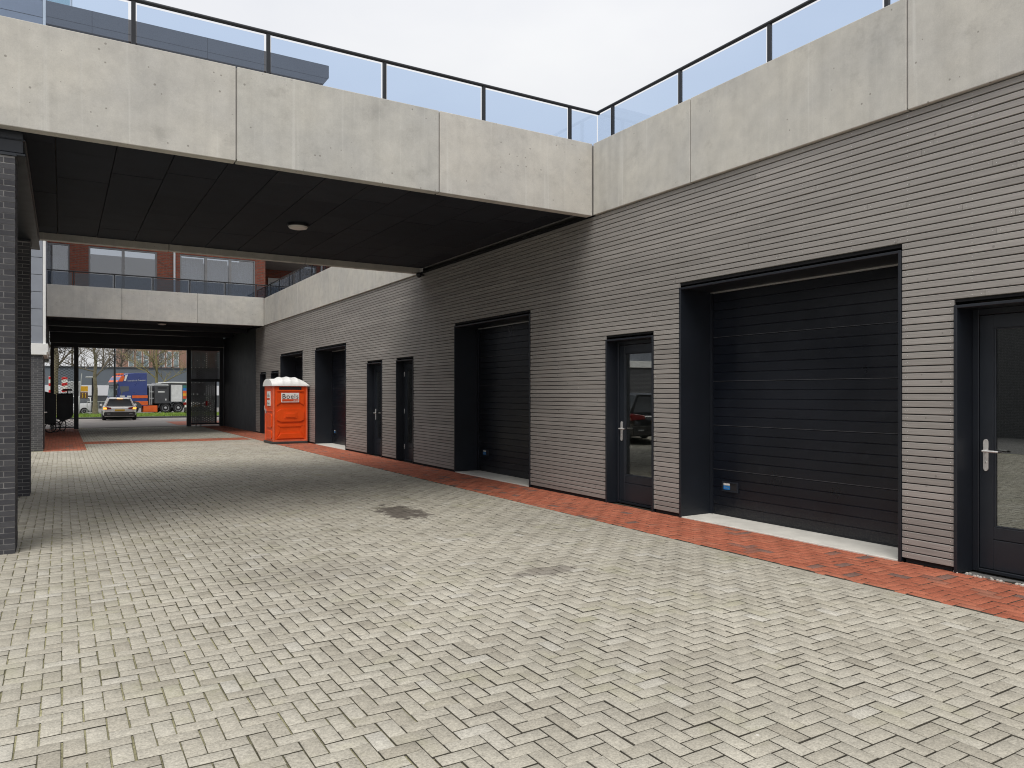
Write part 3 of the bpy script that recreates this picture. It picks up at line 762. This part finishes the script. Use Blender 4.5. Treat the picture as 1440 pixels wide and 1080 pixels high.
for (a,b) in ((.14,.42),(.50,.95)): sd.prism([(yc-.36,a+.05),(yc-.28,a),(yc+.28,a),(yc+.36,a+.05),(yc+.36,b-.06),(yc+.26,b),(yc-.26,b),(yc-.36,b-.06)],'x',tx0-.006,tx0+.03)
sd.box(tx0-.004,tx0+.03,yc-.40,yc+.40,1.02,1.06)
sd.prism([(yc-.38,1.86)]+[(yc-.38*math.cos(k*math.pi/14),1.86+.19*math.sin(k*math.pi/14)) for k in range(15)],'x',tx0+.03,tx0+.2)
sd.build('side_panel', M['orange'], TO, .008, 2)
dk = MB(); dk.box(tx0-.03,tx0-.005,yc+.30,yc+.36,.95,1.1); dk.tube((tx0-.03,yc+.42,1.2),(tx0-.03,yc+.42,1.05),.012,.012,8); dk.build('door_latch', M['silver'], TO)
# domed, ribbed roof
nu, nv = 49, 33; vs = []; fs = []
ex = .045
for i in range(nu):
    for j in range(nv):
        u = -1+2*i/(nu-1); v = -1+2*j/(nv-1)
        ax = max(0,1-abs(u)**2.6)**.62; ay = max(0,1-abs(v)**2.4)**.5
        h = .25*ax*ay
        for rc in (-.42,0,.42): h += .026*math.exp(-((u-rc)/.075)**2)*min(1,3*ay)*min(1,2*ax)
        if u < 0: h = max(h, .20*max(0,1-abs(v)**2.2)**.6*(1 if u < -.0 else 0)*(1-max(0,(u+1)*0)))
        vs.append((cx+u*((tx1-tx0)/2+ex)-.0, yc+v*((ty1-ty0)/2+ex), 1.862+h))
for i in range(nu-1):
    for j in range(nv-1): fs.append((i*nv+j,(i+1)*nv+j,(i+1)*nv+j+1,i*nv+j+1))
rf = MB(); rf.add(vs,fs)
ring = [i*nv for i in range(nu)]+[(nu-1)*nv+j for j in range(1,nv)]+[i*nv+nv-1 for i in range(nu-2,-1,-1)]+[j for j in range(nv-2,0,-1)]
b0 = len(rf.v); rf.v += [(vs[k][0],vs[k][1],vs[k][2]-.035 if vs[k][2] < 1.88 else 1.83) for k in ring]
for k in range(len(ring)):
    k2 = (k+1)%len(ring); rf.f.append((ring[k],ring[k2],b0+k2,b0+k)); rf.m.append(0)
rf.build('roof', M['roofw'], TO, smooth=True)
def sign_front(x0,x1,z0,z1):
    s = MB(); s.box(x0,x1,ty0-.022,ty0-.003,z0,z1); o = s.build('name_sign', M['stickw'], TO, .006)
    st = MB(); st.box(x0+.025,x1-.025,ty0-.0245,ty0-.0215,z0+.03,z0+.105); st.build('red_stripe', M['inkred'], o)
    text('Boels', .21, M['ink'], facing(((x0+x1)/2,ty0-.0245,z1-.115),(1,0,0),(0,0,1)), 'lettering', o, (x1-x0)-.06, .002, .0)
    text('rental', .062, M['stickw'], facing((x1-.12,ty0-.0265,z0+.072),(1,0,0),(0,0,1)), 'small_lettering', o, .15, .001)
sign_front(cx-.29,cx+.27,1.31,1.61)
so = MB().box(tx0-.012,tx0+.015,yc-.22,yc+.18,1.20,1.66).build('side_sign', M['stickw'], TO, .006)
MB().box(tx0-.0135,tx0-.011,yc-.20,yc+.16,1.38,1.45).build('red_stripe', M['inkred'], so)
text('info', .17, M['ink'], facing((tx0-.0135,yc-.02,1.53),(0,-1,0),(0,0,1)), 'lettering', so, .28, .001)
text('Boels', .12, M['ink'], facing((tx0-.0135,yc-.02,1.28),(0,-1,0),(0,0,1)), 'lettering', so, .3, .001)

# ------------------------------------------------------------------ vehicles
def wheel(T, x, y, z, r, w, side, name='wheel'):
    o = MB().lathe((x,y,z),[(r*.6,-w/2),(r*.93,-w/2),(r,-w*.3),(r,w*.3),(r*.93,w/2),(r*.6,w/2)],'x',28).build(name, M['tyre'], T, smooth=True)
    s = side; rr = MB().lathe((x+s*w*.46,y,z),[(r*.62,-.03*s),(r*.64,.02*s),(r*.5,.012*s),(r*.2,.0),(r*.14,.03*s),(r*.05,.03*s)],'x',24)
    rr.build('rim', M['rim'], o, smooth=True); return o
def car(label, cat, loc, rz, paint, lit, name='parked_car', k=1.0, kz=1.0):
    """length along +y, rear end at y=0"""
    T = thing(name, label, cat, loc, rz, local=True)
    st = [(0,.55,.36,.82,.80,.86),(.10,.86,.26,.84,.88,.94),(.45,.91,.24,.93,.93,1.02),(1.0,.92,.24,.93,.92,1.02),(2.2,.92,.22,.93,.92,1.00),(3.2,.92,.22,.92,.90,.98),(3.9,.90,.24,.88,.84,.88),(4.25,.80,.28,.80,.70,.76),(4.38,.60,.36,.66,.55,.62)]
    # y, half-width low, z low, half-width mid, half-width belt, z belt
    b = MB(); vs = []
    for (y,wl,zl,wm,wb,zb) in st:
        zm = (zl+zb)/2+.05
        vs += [(-wl*.9,y,zl),(-wm,y,zl+.16),(-wm*1.0,y,zm),(-wb,y,zb-.05),(-wb*.86,y,zb),(wb*.86,y,zb),(wb,y,zb-.05),(wm,y,zm),(wm,y,zl+.16),(wl*.9,y,zl)]
    n = 10; fs = []
    for i in range(len(st)-1):
        for j in range(n): fs.append((i*n+j,i*n+(j+1)%n,(i+1)*n+(j+1)%n,(i+1)*n+j))
    fs += [tuple(range(n)), tuple((len(st)-1)*n+j for j in range(n))]
    b.add(vs,fs)
    # roof skin and pillars
    def ring(y,w,z): return (y,w,z)
    bot = [(.30,.80,1.0),(1.2,.83,1.0),(2.3,.83,.99),(3.25,.76,.97)]
    top = [(.34,.60,1.50),(1.2,.63,1.575),(1.9,.63,1.57),(2.35,.58,1.50)]
    gs = {-1: MB(), 1: MB()}
    for i in range(3):
        for s in (-1,1):
            gs[s].add([(s*bot[i][1],bot[i][0],bot[i][2]),(s*bot[i+1][1],bot[i+1][0],bot[i+1][2]),(s*top[i+1][1],top[i+1][0],top[i+1][2]),(s*top[i][1],top[i][0],top[i][2])],[(0,1,2,3)])
    b.add([(s*w_,y,z) for (y,w_,z) in top for s in (-1,1)]+[(s*w_*.8,y,z+.045) for (y,w_,z) in top for s in (-1,1)],
          [(8+2*i,9+2*i,11+2*i,10+2*i) for i in range(3)]+[(2*i,8+2*i,10+2*i,2+2*i) for i in range(3)]+[(2*i+1,3+2*i,11+2*i,9+2*i) for i in range(3)]+[(0,1,9,8),(6,14,15,7)])
    for s in (-1,1):
        for (i,yo) in ((0,0),(1,0),(2,.1),(3,0)):
            bb, tt = bot[i], top[i]
            b.tube((s*bb[1],bb[0],bb[2]-.02),(s*tt[1],tt[0],tt[2]+.01),.055 if i != 1 else .035,.045 if i != 1 else .03,8)
    b.box(-.62,.62,.22,.40,1.515,1.55)
    body = b.build('body', paint, T, .012, 2, smooth=True)
    for s in (-1,1): gs[s].build('side_window', M['carglass'], T)
    q = MB(); q.add([(-bot[0][1],bot[0][0],bot[0][2]),(bot[0][1],bot[0][0],bot[0][2]),(top[0][1],top[0][0],top[0][2]),(-top[0][1],top[0][0],top[0][2])],[(0,1,2,3)]); q.build('rear_window', M['carglass'], T)
    q = MB(); q.add([(-bot[3][1],bot[3][0],bot[3][2]),(bot[3][1],bot[3][0],bot[3][2]),(top[3][1],top[3][0],top[3][2]),(-top[3][1],top[3][0],top[3][2])],[(0,1,2,3)]); q.build('windscreen', M['carglass'], T)
    q = MB(); q.prism([(-.86,.30),(.86,.30),(.88,.56),(.80,.60),(-.80,.60),(-.88,.56)],'y',-.035,.14); bp = q.build('bumper', M['darkpl'], T, .02, 2)
    for s in (-1,1): MB().box(min(s*.70,s*.52),max(s*.70,s*.52),-.045,-.03,.44,.48).build('reflector', M['silver'], bp)
    for s in (-1,1):
        q = MB(); q.prism([(s*.46,.80),(s*.91,.76),(s*.93,.93),(s*.84,.97),(s*.48,.91)],'y',-.016,.24); tl = q.build('tail_light', M['taill'], T, .01)
        if lit: MB().prism([(s*.70,.79),(s*.90,.78),(s*.92,.92),(s*.74,.92)],'y',-.026,-.016).build('indicator', M['amber'], tl)
    MB().box(-.27,.27,-.03,.03,.66,.78).build('number_plate', M['plate'], T, .004)
    if lit: MB().box(-.16,.16,.20,.235,1.505,1.545).build('brake_light', M['amber'], T)
    for s in (-1,1):
        for y in (.82,3.45): wheel(T, s*.84, y, .335, .335, .22, s)
        MB().box(min(s*.92,s*1.06),max(s*.92,s*1.06),2.75,2.87,.98,1.13).build('mirror', paint, T, .03, 2)
    T.scale = (k,k,k*kz)
    return T
car('beige car with lit orange indicators driving off along the street beyond the gate', 'car', (2.93,49.6,-.004), R(-1.5), M['beige'], True, 'car', 0.95, .88)
car('dark hatchback parked in the bay behind the brick columns', 'car', (-1.75,17.3,0), R(20), M['darkcar'], False, 'parked_car', 1.0)
car('white car parked on the street behind the left gate post', 'car', (2.0,63.2,0), R(96), M['whitecar'], False, 'parked_car', .85)
car('white car with red tail light half hidden by the right gate post', 'car', (8.45,58.4,-.02), R(-14), M['whitecar'], False, 'car', 1.0)

# lorry: modelled with its front at x=0 heading -x, near side at y=0
TK = thing('lorry', 'blue and orange lorry with a grey generator and white box body parked across the street', 'lorry', (3.62,64.6,0), R(14), local=True)
pr = [(.02,.45),(-.03,.75),(.0,1.30),(.12,2.22),(.04,2.32),(.10,2.56),(.26,2.84),(.48,3.02),(.80,3.13),(1.3,3.19),(2.18,3.20),(2.24,1.0),(2.26,.62),(.1,.40)]
cab = MB().prism(pr,'y',0,2.3).build('cab', M['blue'], TK, .03, 2)
MB().prism([(-.018,1.34),(.10,2.18),(.14,2.18),(.03,1.34)],'y',.14,2.16).build('windscreen', M['cglass'], cab)
MB().prism([(.30,1.42),(.20,2.12),(.34,2.14),(.86,2.14),(.86,1.78),(.42,1.70)],'y',-.012,.0).build('side_window', M['carglass'], cab, .0)
vis = MB().prism([(-.10,2.22),(.0,2.40),(.16,2.46),(.14,2.26)],'y',.05,2.25).build('sun_visor', M['tgrey'], cab)
hp = MB(); hp.prism([(.085,2.50),(.30,2.90),(.46,2.99),(.55,2.84),(.42,2.52)],'y',-.014,0); hp.prism([(.04,2.47),(.33,2.93),(.345,2.91),(.08,2.47)],'y',.1,2.2)
hp.build('roof_panel', M['torange'], cab)
MB().prism([(.60,3.00),(.50,2.56),(.62,2.55),(.78,3.06)],'y',-.016,0).build('white_stripe', M['trl'], cab)
MB().box(1.08,2.24,-.015,0,1.22,1.44).build('orange_stripe', M['torange'], cab)
MB().box(.20,.55,-.012,0,1.33,1.42).box(.72,1.0,-.012,0,1.30,1.41).build('white_lettering_patch', M['trl'], cab)
text('Transvalis de Transport', .17, M['trl'], facing((1.40,-.012,2.60),(.999,0,.045),(-.045,0,.999)), 'lettering', cab, 1.45, .002)
MB().box(-.06,.06,.10,2.2,.35,.72).build('bumper', M['blue'], cab, .02)
MB().box(-.045,.0,.4,1.9,.78,1.25).build('grille', M['tgrey'], cab)
for y in (.4,1.1,1.8): MB().box(.42,.62,y,y+.22,3.0,3.16).build('beacon', M['torange'], cab, .02)
mr = MB(); mr.box(-.22,-.06,-.22,-.02,1.95,2.28); mr.box(-.18,-.04,-.2,-.04,1.45,1.85); mr.tube((-.1,-.1,2.28),(.15,.05,2.3),.02,.02,8); mr.build('mirror', M['ink'], cab, .02)
MB().box(.85,2.26,-.02,.3,.66,.98).build('side_skirt', M['torange'], TK, .01)
MB().prism([(.62,.45),(.66,.72),(.85,.92),(1.2,.99),(1.55,.92),(1.76,.72),(1.8,.45)],'y',-.03,.4).build('wheel_arch', M['tgrey'], TK)
MB().box(.3,6.6,.75,1.55,.55,.82).build('chassis', M['ink'], TK)
tb = MB().box(1.92,2.98,-.01,.5,.10,.62).build('tool_box', M['torange'], TK, .015); MB().box(1.96,2.94,-.02,-.011,.16,.56).build('tool_box_lid', M['torange'], tb)
MB().box(2.32,2.46,.15,2.1,.62,2.05).build('exhaust_rack', M['tgrey'], TK)
pp = MB()
for y in (.05,.35): 
    for x in (2.40,2.56): pp.tube((x,y,.7),(x,y,2.25),.035,.035,8)
for z in (1.2,1.7,2.22): pp.tube((2.36,.05,z),(2.7,.05,z),.03,.03,8)
pp.build('pipe_frame', M['silver'], TK)
ge = MB().box(2.78,3.86,-.02,2.2,.78,2.22).build('generator', M['tgrey'], TK, .02)
MB().prism([(2.78,2.22),(2.84,2.34),(3.80,2.34),(3.86,2.22)],'y',.0,2.15).box(2.95,3.35,.2,1.2,2.34,2.44).build('generator_hood', M['silver'], ge)
MB().box(3.02,3.52,-.03,-.02,1.66,1.76).build('white_label', M['trl'], ge)
MB().box(3.0,3.7,-.032,-.02,1.95,2.10).build('vent', M['ink'], ge); MB().box(3.58,3.66,-.035,-.02,1.02,1.16).build('sticker', M['trl'], ge)
bx = MB().box(3.95,6.8,0,2.4,.95,2.40).build('box_body', M['tgrey'], TK, .01)
MB().box(3.9,6.85,-.06,2.45,2.41,2.52).build('box_roof', M['trl'], bx, .02)
MB().box(4.05,4.92,-.02,0,.92,2.28).build('door_panel', M['trl'], bx, .01)
for k,(mm) in enumerate(('teal','stblue','torange','signyel','inkred','teal')): MB().box(4.97,5.6,-.012,0,2.25-.22*(k+1),2.25-.22*k-.004).build('colour_band', M[mm], bx)
ws = lambda x: [wheel_y(TK,x,.24,.43,.43,.30)]
def wheel_y(T,x,y,z,r,w):
    o = MB().lathe((x,y,z),[(r*.6,-w/2),(r*.93,-w/2),(r,-w*.3),(r,w*.3),(r*.93,w/2),(r*.6,w/2)],'y',28).build('wheel', M['tyre'], T, smooth=True)
    MB().lathe((x,y-w*.46,z),[(r*.58,.03),(r*.6,-.02),(r*.46,.012),(r*.28,.0),(r*.2,-.06),(r*.08,-.07)],'y',24).build('rim', M['silver'], o, smooth=True); return o
for x in (1.2,3.62,4.62):
    wheel_y(TK,x,.2,.42,.42,.3); wheel_y(TK,x,2.1,.42,.42,.3)
for x in (3.62,4.62):
    pts = [(x+.56*math.cos(k*math.pi/10),.46+.5*math.sin(k*math.pi/10)) for k in range(11)]+[(x-.50*math.cos(k*math.pi/10),.46+.44*math.sin(k*math.pi/10)) for k in range(11)]
    MB().prism(pts,'y',.03,.42).build('mudguard', M['tgrey'], TK)

# cargo tricycle parked by the gate
CT = thing('cargo_tricycle', 'black cargo tricycle with a covered box parked inside the gate on red paving', 'tricycle', (-.15,36.2,0))
MB().prism([(-.68,.36),(-.20,.36),(-.20,1.56),(-.68,1.70)],'y',35.2,35.9).build('cover', M['cargo'], CT, .03, 2)
MB().prism([(-.18,.55),(.02,.42),(.34,.60),(.40,.70),(.40,1.56),(-.18,1.56)],'y',35.9,36.9).build('box', M['cargo'], CT, .02, 2)
MB().prism([(-.19,1.56),(.42,1.56),(.42,1.60),(-.19,1.60)],'y',35.88,36.92).build('lid', M['cargo'], CT, .01)
sd = MB(); sd.tube((.2,36.5,1.60),(.2,36.5,1.70),.02,.02,8); sd.box(.02,.36,36.4,36.6,1.70,1.78); sd.build('saddle', M['ink'], CT, .02, 2)
fm = MB(); fm.tube((-.4,35.4,.24),(.1,36.6,.5),.025,.025,8); fm.tube((-.4,35.6,.3),(-.4,36.6,.3),.025,.025,8); fm.tube((-.5,35.5,.34),(.0,35.5,.34),.02,.02,8); fm.tube((-.05,36.3,.28),(.2,36.7,.7),.02,.02,8); fm.build('bike_frame', M['ink'], CT)
def spoked(x,y,r,ang):
    o = MB(); n = 22; pts = []
    for k in range(n):
        t0, t1 = 2*math.pi*k/n, 2*math.pi*(k+1)/n
        o.tube((x+r*math.cos(t0)*math.cos(ang),y+r*math.cos(t0)*math.sin(ang),r+.01+r*math.sin(t0)),(x+r*math.cos(t1)*math.cos(ang),y+r*math.cos(t1)*math.sin(ang),r+.01+r*math.sin(t1)),.02,.02,6)
    w = o.build('wheel', M['tyre'], CT)
    s = MB()
    for k in range(12):
        t0 = 2*math.pi*k/12; s.tube((x,y,r+.01),(x+r*math.cos(t0)*math.cos(ang),y+r*math.cos(t0)*math.sin(ang),r+.01+r*math.sin(t0)),.004,.004,4)
    s.build('spokes', M['silver'], w)
spoked(-.40,35.4,.20,R(15)); spoked(-.22,35.7,.22,R(40)); spoked(.02,36.5,.25,R(60))

# ------------------------------------------------------------------ street furniture beyond the gate
def lamp_post(x,y,h,label,arm,headz):
    T = thing('street_lamp', label, 'street lamp', (x,y,0), group='street lamps')
    MB().tube((x,y,-.05),(x,y,h),.085,.06,12).build('pole', M['rail'], T, smooth=True)
    MB().box(x-.45,x+.1,y-.1,y+.1,headz,headz+.1).build('lamp_head', M['silver'], T, .02)
lamp_post(3.28,61.2,7.5,'tall dark street lamp beside the lorry cab',0,7.5)
lamp_post(1.92,62.4,2.75,'short lamp post beside the thin bare tree',0,2.72)
SB = thing('information_sign', 'yellow and brown sign on a slanting post behind the left gate post', 'sign', (1.1,60.9,0))
MB().tube((1.0,60.9,-.02),(1.2,60.9,3.0),.035,.03,8).build('post', M['silver'], SB)
MB().box(1.14,1.58,60.84,60.88,1.72,2.10).build('yellow_board', M['signyel'], SB, .01)
bb = MB().box(1.10,1.58,60.84,60.88,1.22,1.68).build('brown_board', M['brown'], SB, .01)
q = MB(); 
for k in range(2): q.tube((1.26+.17*k,60.835,1.28),(1.26+.17*k,60.835,1.52),.03,.04,6); q.lathe((1.26+.17*k,60.83,1.58),[(.01,-.04),(.04,0),(.01,.04)],'z',8)
q.build('figures', M['plate'], bb)
def barrier(x0,x1,y):
    T = thing('crowd_barrier', 'grey tubular barrier on the verge behind the beige car', 'barrier', ((x0+x1)/2,y,.1))
    b = MB()
    for z in (.25,1.0): b.tube((x0,y,z),(x1,y,z),.022,.022,8)
    n = int((x1-x0)/.22)
    for k in range(n+1): x = x0+(x1-x0)*k/n; b.tube((x,y,.25 if k%5 else .02),(x,y,1.0),.014 if k%5 else .022,None,6)
    b.build('rails', M['silver'], T)
barrier(1.5,4.2,59.6)
def striped(x0,x1,z0,z1,y,label,n=5):
    T = thing('warning_board', label, 'warning board', ((x0+x1)/2,y,0), group='red and white warning boards')
    MB().box(x0,x1,y,y+.03,z0,z1).build('board', M['stickw'], T)
    s = MB(); h = (z1-z0)/n
    for k in range(n):
        if k%2 == 0: s.prism([(x0+.004,z0+h*k+.01),(x1-.004,z0+h*k+h*.35),(x1-.004,min(z1-.01,z0+h*k+h*1.25)),(x0+.004,z0+h*k+h*.9)],'y',y-.006,y)
    s.build('stripe', M['signred'], T)
    MB().tube(((x0+x1)/2,y+.06,-.02),((x0+x1)/2,y+.06,z0+.2),.03,.03,8).build('post', M['silver'], T)
striped(-.82,-.42,1.62,2.80,62.5,'red and white striped board left of the thick tree trunk')
striped(-.02,.34,1.66,2.78,62.5,'red and white striped board right of the thick tree trunk')
VN = thing('trailer', 'silver tarpaulin trailer behind the striped boards', 'trailer', (.6,66,0), local=False)
MB().box(.2,1.25,66,70,.9,2.5).build('tarpaulin', M['silver'], VN, .05, 2); MB().box(.2,1.25,65.97,65.99,.55,.85).build('bumper', M['signred'], VN)
MB().box(.85,1.1,65.95,65.99,1.75,2.45).build('marker_board', M['stickw'], VN); 
for x in (.3,1.15): MB().lathe((x,66.6,.4),[(.3,-.1),(.4,-.08),(.4,.08),(.3,.1)],'x',20).build('wheel', M['tyre'], VN, smooth=True)

# ------------------------------------------------------------------ buildings behind the street
SH = thing('flat_shed', 'long low grey shed with a white band behind the street', 'building', (5,90,0))
MB().box(-40,45,90,105,2.45,4.30).build('upper_wall', M['lowgrey'], SH); MB().box(-40,45,89.96,105,1.36,2.45).build('white_band', M['lowband'], SH); MB().box(-40,45,90.02,105,-.02,1.36).build('plinth', M['lowdark'], SH)
MB().box(-40.1,45.1,89.9,105.1,4.30,4.42).build('roof_edge', M['lowdark'], SH)
OB = thing('office_building', 'orange brick office block with white framed windows rising behind the grey shed', 'building', (18,130,0))
MB().box(8.25,60,130,150,0,22).build('wall', M['far_brick'], OB)
for fl in (5.75,9.4):
    for gx in (8.85,13.2,17.4,21.5):
        for k in range(3):
            x = gx+1.05*k
            f = MB().box(x,x+.78,129.93,130.0,fl,fl+2.5).build('window', M['white'], OB)
            for (a,b) in ((.06,1.15),(1.25,2.44)): MB().box(x+.07,x+.71,129.90,129.93,fl+a,fl+b).build('pane', M['cglass'], f)

# ------------------------------------------------------------------ bare trees
def tree(x,y,h,r,label,seed,mat=None,spread=1.0,first=.42,twig=.010,levels=4,dens=.62):
    rn = random.Random(seed)
    T = thing('bare_tree', label, 'tree', (x,y,0), group='bare street trees')
    tr = MB(); cr = MB()
    pts = [Vector((x,y,-.1))]; n = 8
    for k in range(1,n+1): pts.append(Vector((x+rn.gauss(0,.012)*k,y+rn.gauss(0,.012)*k,h*.92*k/n)))
    rad = lambda t: max(twig, r*(1-t)**.8*(1+.5*max(0,.06-t)/.06))
    for k in range(n): tr.tube(pts[k],pts[k+1],rad(k/n),rad((k+1)/n),10)
    tr.build('trunk', mat or M['bark'], T, smooth=True)
    def grow(p,d,L,rr,lev):
        q = p; segs = 4
        for s in range(segs):
            d2 = (d+Vector((rn.gauss(0,.16),rn.gauss(0,.16),rn.gauss(.05,.10)))).normalized()
            e = q+d2*(L/segs); r1 = max(twig, rr*(1-.75*(s+1)/segs)); r0 = max(twig, rr*(1-.75*s/segs))
            cr.tube(q,e,r0,r1,5 if lev < 2 else 3,caps=False)
            if lev < levels:
                for c in range(2 if lev < 3 else 1):
                    if rn.random() < dens:
                        a = rn.uniform(0,6.283); side = Vector((math.cos(a),math.sin(a),rn.uniform(-.1,.7)))
                        grow(e,(d2*.75+side*.8).normalized(),L*rn.uniform(.38,.6),max(twig,r1*.75),lev+1)
            q = e; d = d2
    nb = 11
    for k in range(nb):
        t = first+(.97-first)*k/(nb-1); i = min(n-1,int(t*n)); p = pts[i].lerp(pts[i+1],t*n-i)
        a = k*2.4+rn.uniform(-.5,.5); d = Vector((math.cos(a),math.sin(a),rn.uniform(.35,.9))).normalized()
        grow(p,d,h*.34*spread*(1.15-t*.75),rad(t)*.55,1)
    cr.build('crown', M['bark2'] if mat is None else mat, T)
    return T
tree(-.38,58,8.5,.25,'thick bare tree behind the left mesh panel',3,levels=3)
tree(1.98,59,8.0,.16,'thin bare tree in front of the grey shed',11,levels=3,first=.36)
tree(7.1,72,8.5,.16,'budding tree rising behind the lorry',21,M['bud'],1.1,.3,.012,3,.85)
for k,(x,y,s) in enumerate(((4.6,112,40),(7.0,116,52),(1.2,114,61),(10.5,110,73),(-2.5,112,75))):
    tree(x,y,11+k%3,.2,('bare tree left of the orange brick office','bare tree against the corner of the orange brick office','bare tree above the shed beside the thin trunk','bare tree in front of the orange brick windows','bare tree above the shed behind the left mesh panel')[k],s,M['bark2'],1.15,.3,.024,3,.8)

# ------------------------------------------------------------------ camera, sky, sun
cd = bpy.data.cameras.new('camera'); co = bpy.data.objects.new('camera', cd); C.objects.link(co)
co.location = (0,0,1.6); co.rotation_euler = (R(90),0,R(-31.2)); cd.sensor_width = 36; cd.lens = 36*1045/1440; cd.shift_y = 13/1440
cd.clip_end = 1500; cd.clip_start = .05; S.camera = co
sv = Vector((-.33,-.38,.863)).normalized()
w = bpy.data.worlds.new('World'); S.world = w; w.use_nodes = True; t = w.node_tree; t.nodes.clear()
out = t.nodes.new('ShaderNodeOutputWorld'); bg = t.nodes.new('ShaderNodeBackground'); sk = t.nodes.new('ShaderNodeTexSky')
sk.sky_type = 'NISHITA'; sk.sun_disc = False; sk.sun_elevation = math.asin(sv.z); sk.sun_rotation = math.atan2(sv.x,sv.y); sk.dust_density = 3
tc = t.nodes.new('ShaderNodeTexCoord'); mp = t.nodes.new('ShaderNodeMapping'); mp.inputs['Scale'].default_value = (1,1,2.4)
nz = t.nodes.new('ShaderNodeTexNoise'); nz.inputs['Scale'].default_value = 1.7; nz.inputs['Detail'].default_value = 7; nz.inputs['Roughness'].default_value = .5
rp = t.nodes.new('ShaderNodeValToRGB'); rp.color_ramp.elements[0].position = .3; rp.color_ramp.elements[1].position = .72
rp.color_ramp.elements[0].color = (.80,.815,.865,1); rp.color_ramp.elements[1].color = (1,1,1,1)
sc = t.nodes.new('ShaderNodeVectorMath'); sc.operation = 'SCALE'; sc.inputs['Scale'].default_value = 10.0
mx = t.nodes.new('ShaderNodeMix'); mx.data_type = 'RGBA'; mx.inputs[0].default_value = .93     # overcast: the cloud layer hides most of the blue
L_ = t.links.new
L_(tc.outputs['Generated'], mp.inputs[0]); L_(mp.outputs[0], nz.inputs['Vector']); L_(nz.outputs['Fac'], rp.inputs[0]); L_(rp.outputs[0], sc.inputs[0])
sx = t.nodes.new('ShaderNodeSeparateXYZ'); L_(tc.outputs['Generated'], sx.inputs[0])
gm = t.nodes.new('ShaderNodeMath'); gm.operation = 'MULTIPLY_ADD'; gm.use_clamp = False; L_(sx.outputs[2], gm.inputs[0]); gm.inputs[1].default_value = 3.5; gm.inputs[2].default_value = 4.25
gx = t.nodes.new('ShaderNodeMath'); gx.operation = 'MAXIMUM'; L_(gm.outputs[0], gx.inputs[0]); gx.inputs[1].default_value = 4.25; L_(gx.outputs[0], sc.inputs['Scale'])
L_(sk.outputs[0], mx.inputs[6]); L_(sc.outputs[0], mx.inputs[7]); L_(mx.outputs[2], bg.inputs[0]); bg.inputs[1].default_value = .1
L_(bg.outputs[0], out.inputs[0])
sd = bpy.data.lights.new('sun','SUN'); so = bpy.data.objects.new('sun',sd); C.objects.link(so)
sd.energy = 1.2; sd.angle = R(38); sd.color = (1,.965,.90); so.rotation_euler = (-sv).to_track_quat('-Z','Y').to_euler()
S.cycles.filter_width = 1.05
S.view_settings.view_transform = 'Standard'; S.view_settings.look = 'None'; S.view_settings.exposure = .80; S.view_settings.gamma = 1
for o in bpy.data.objects:
    if '_local' in o: del o['_local']
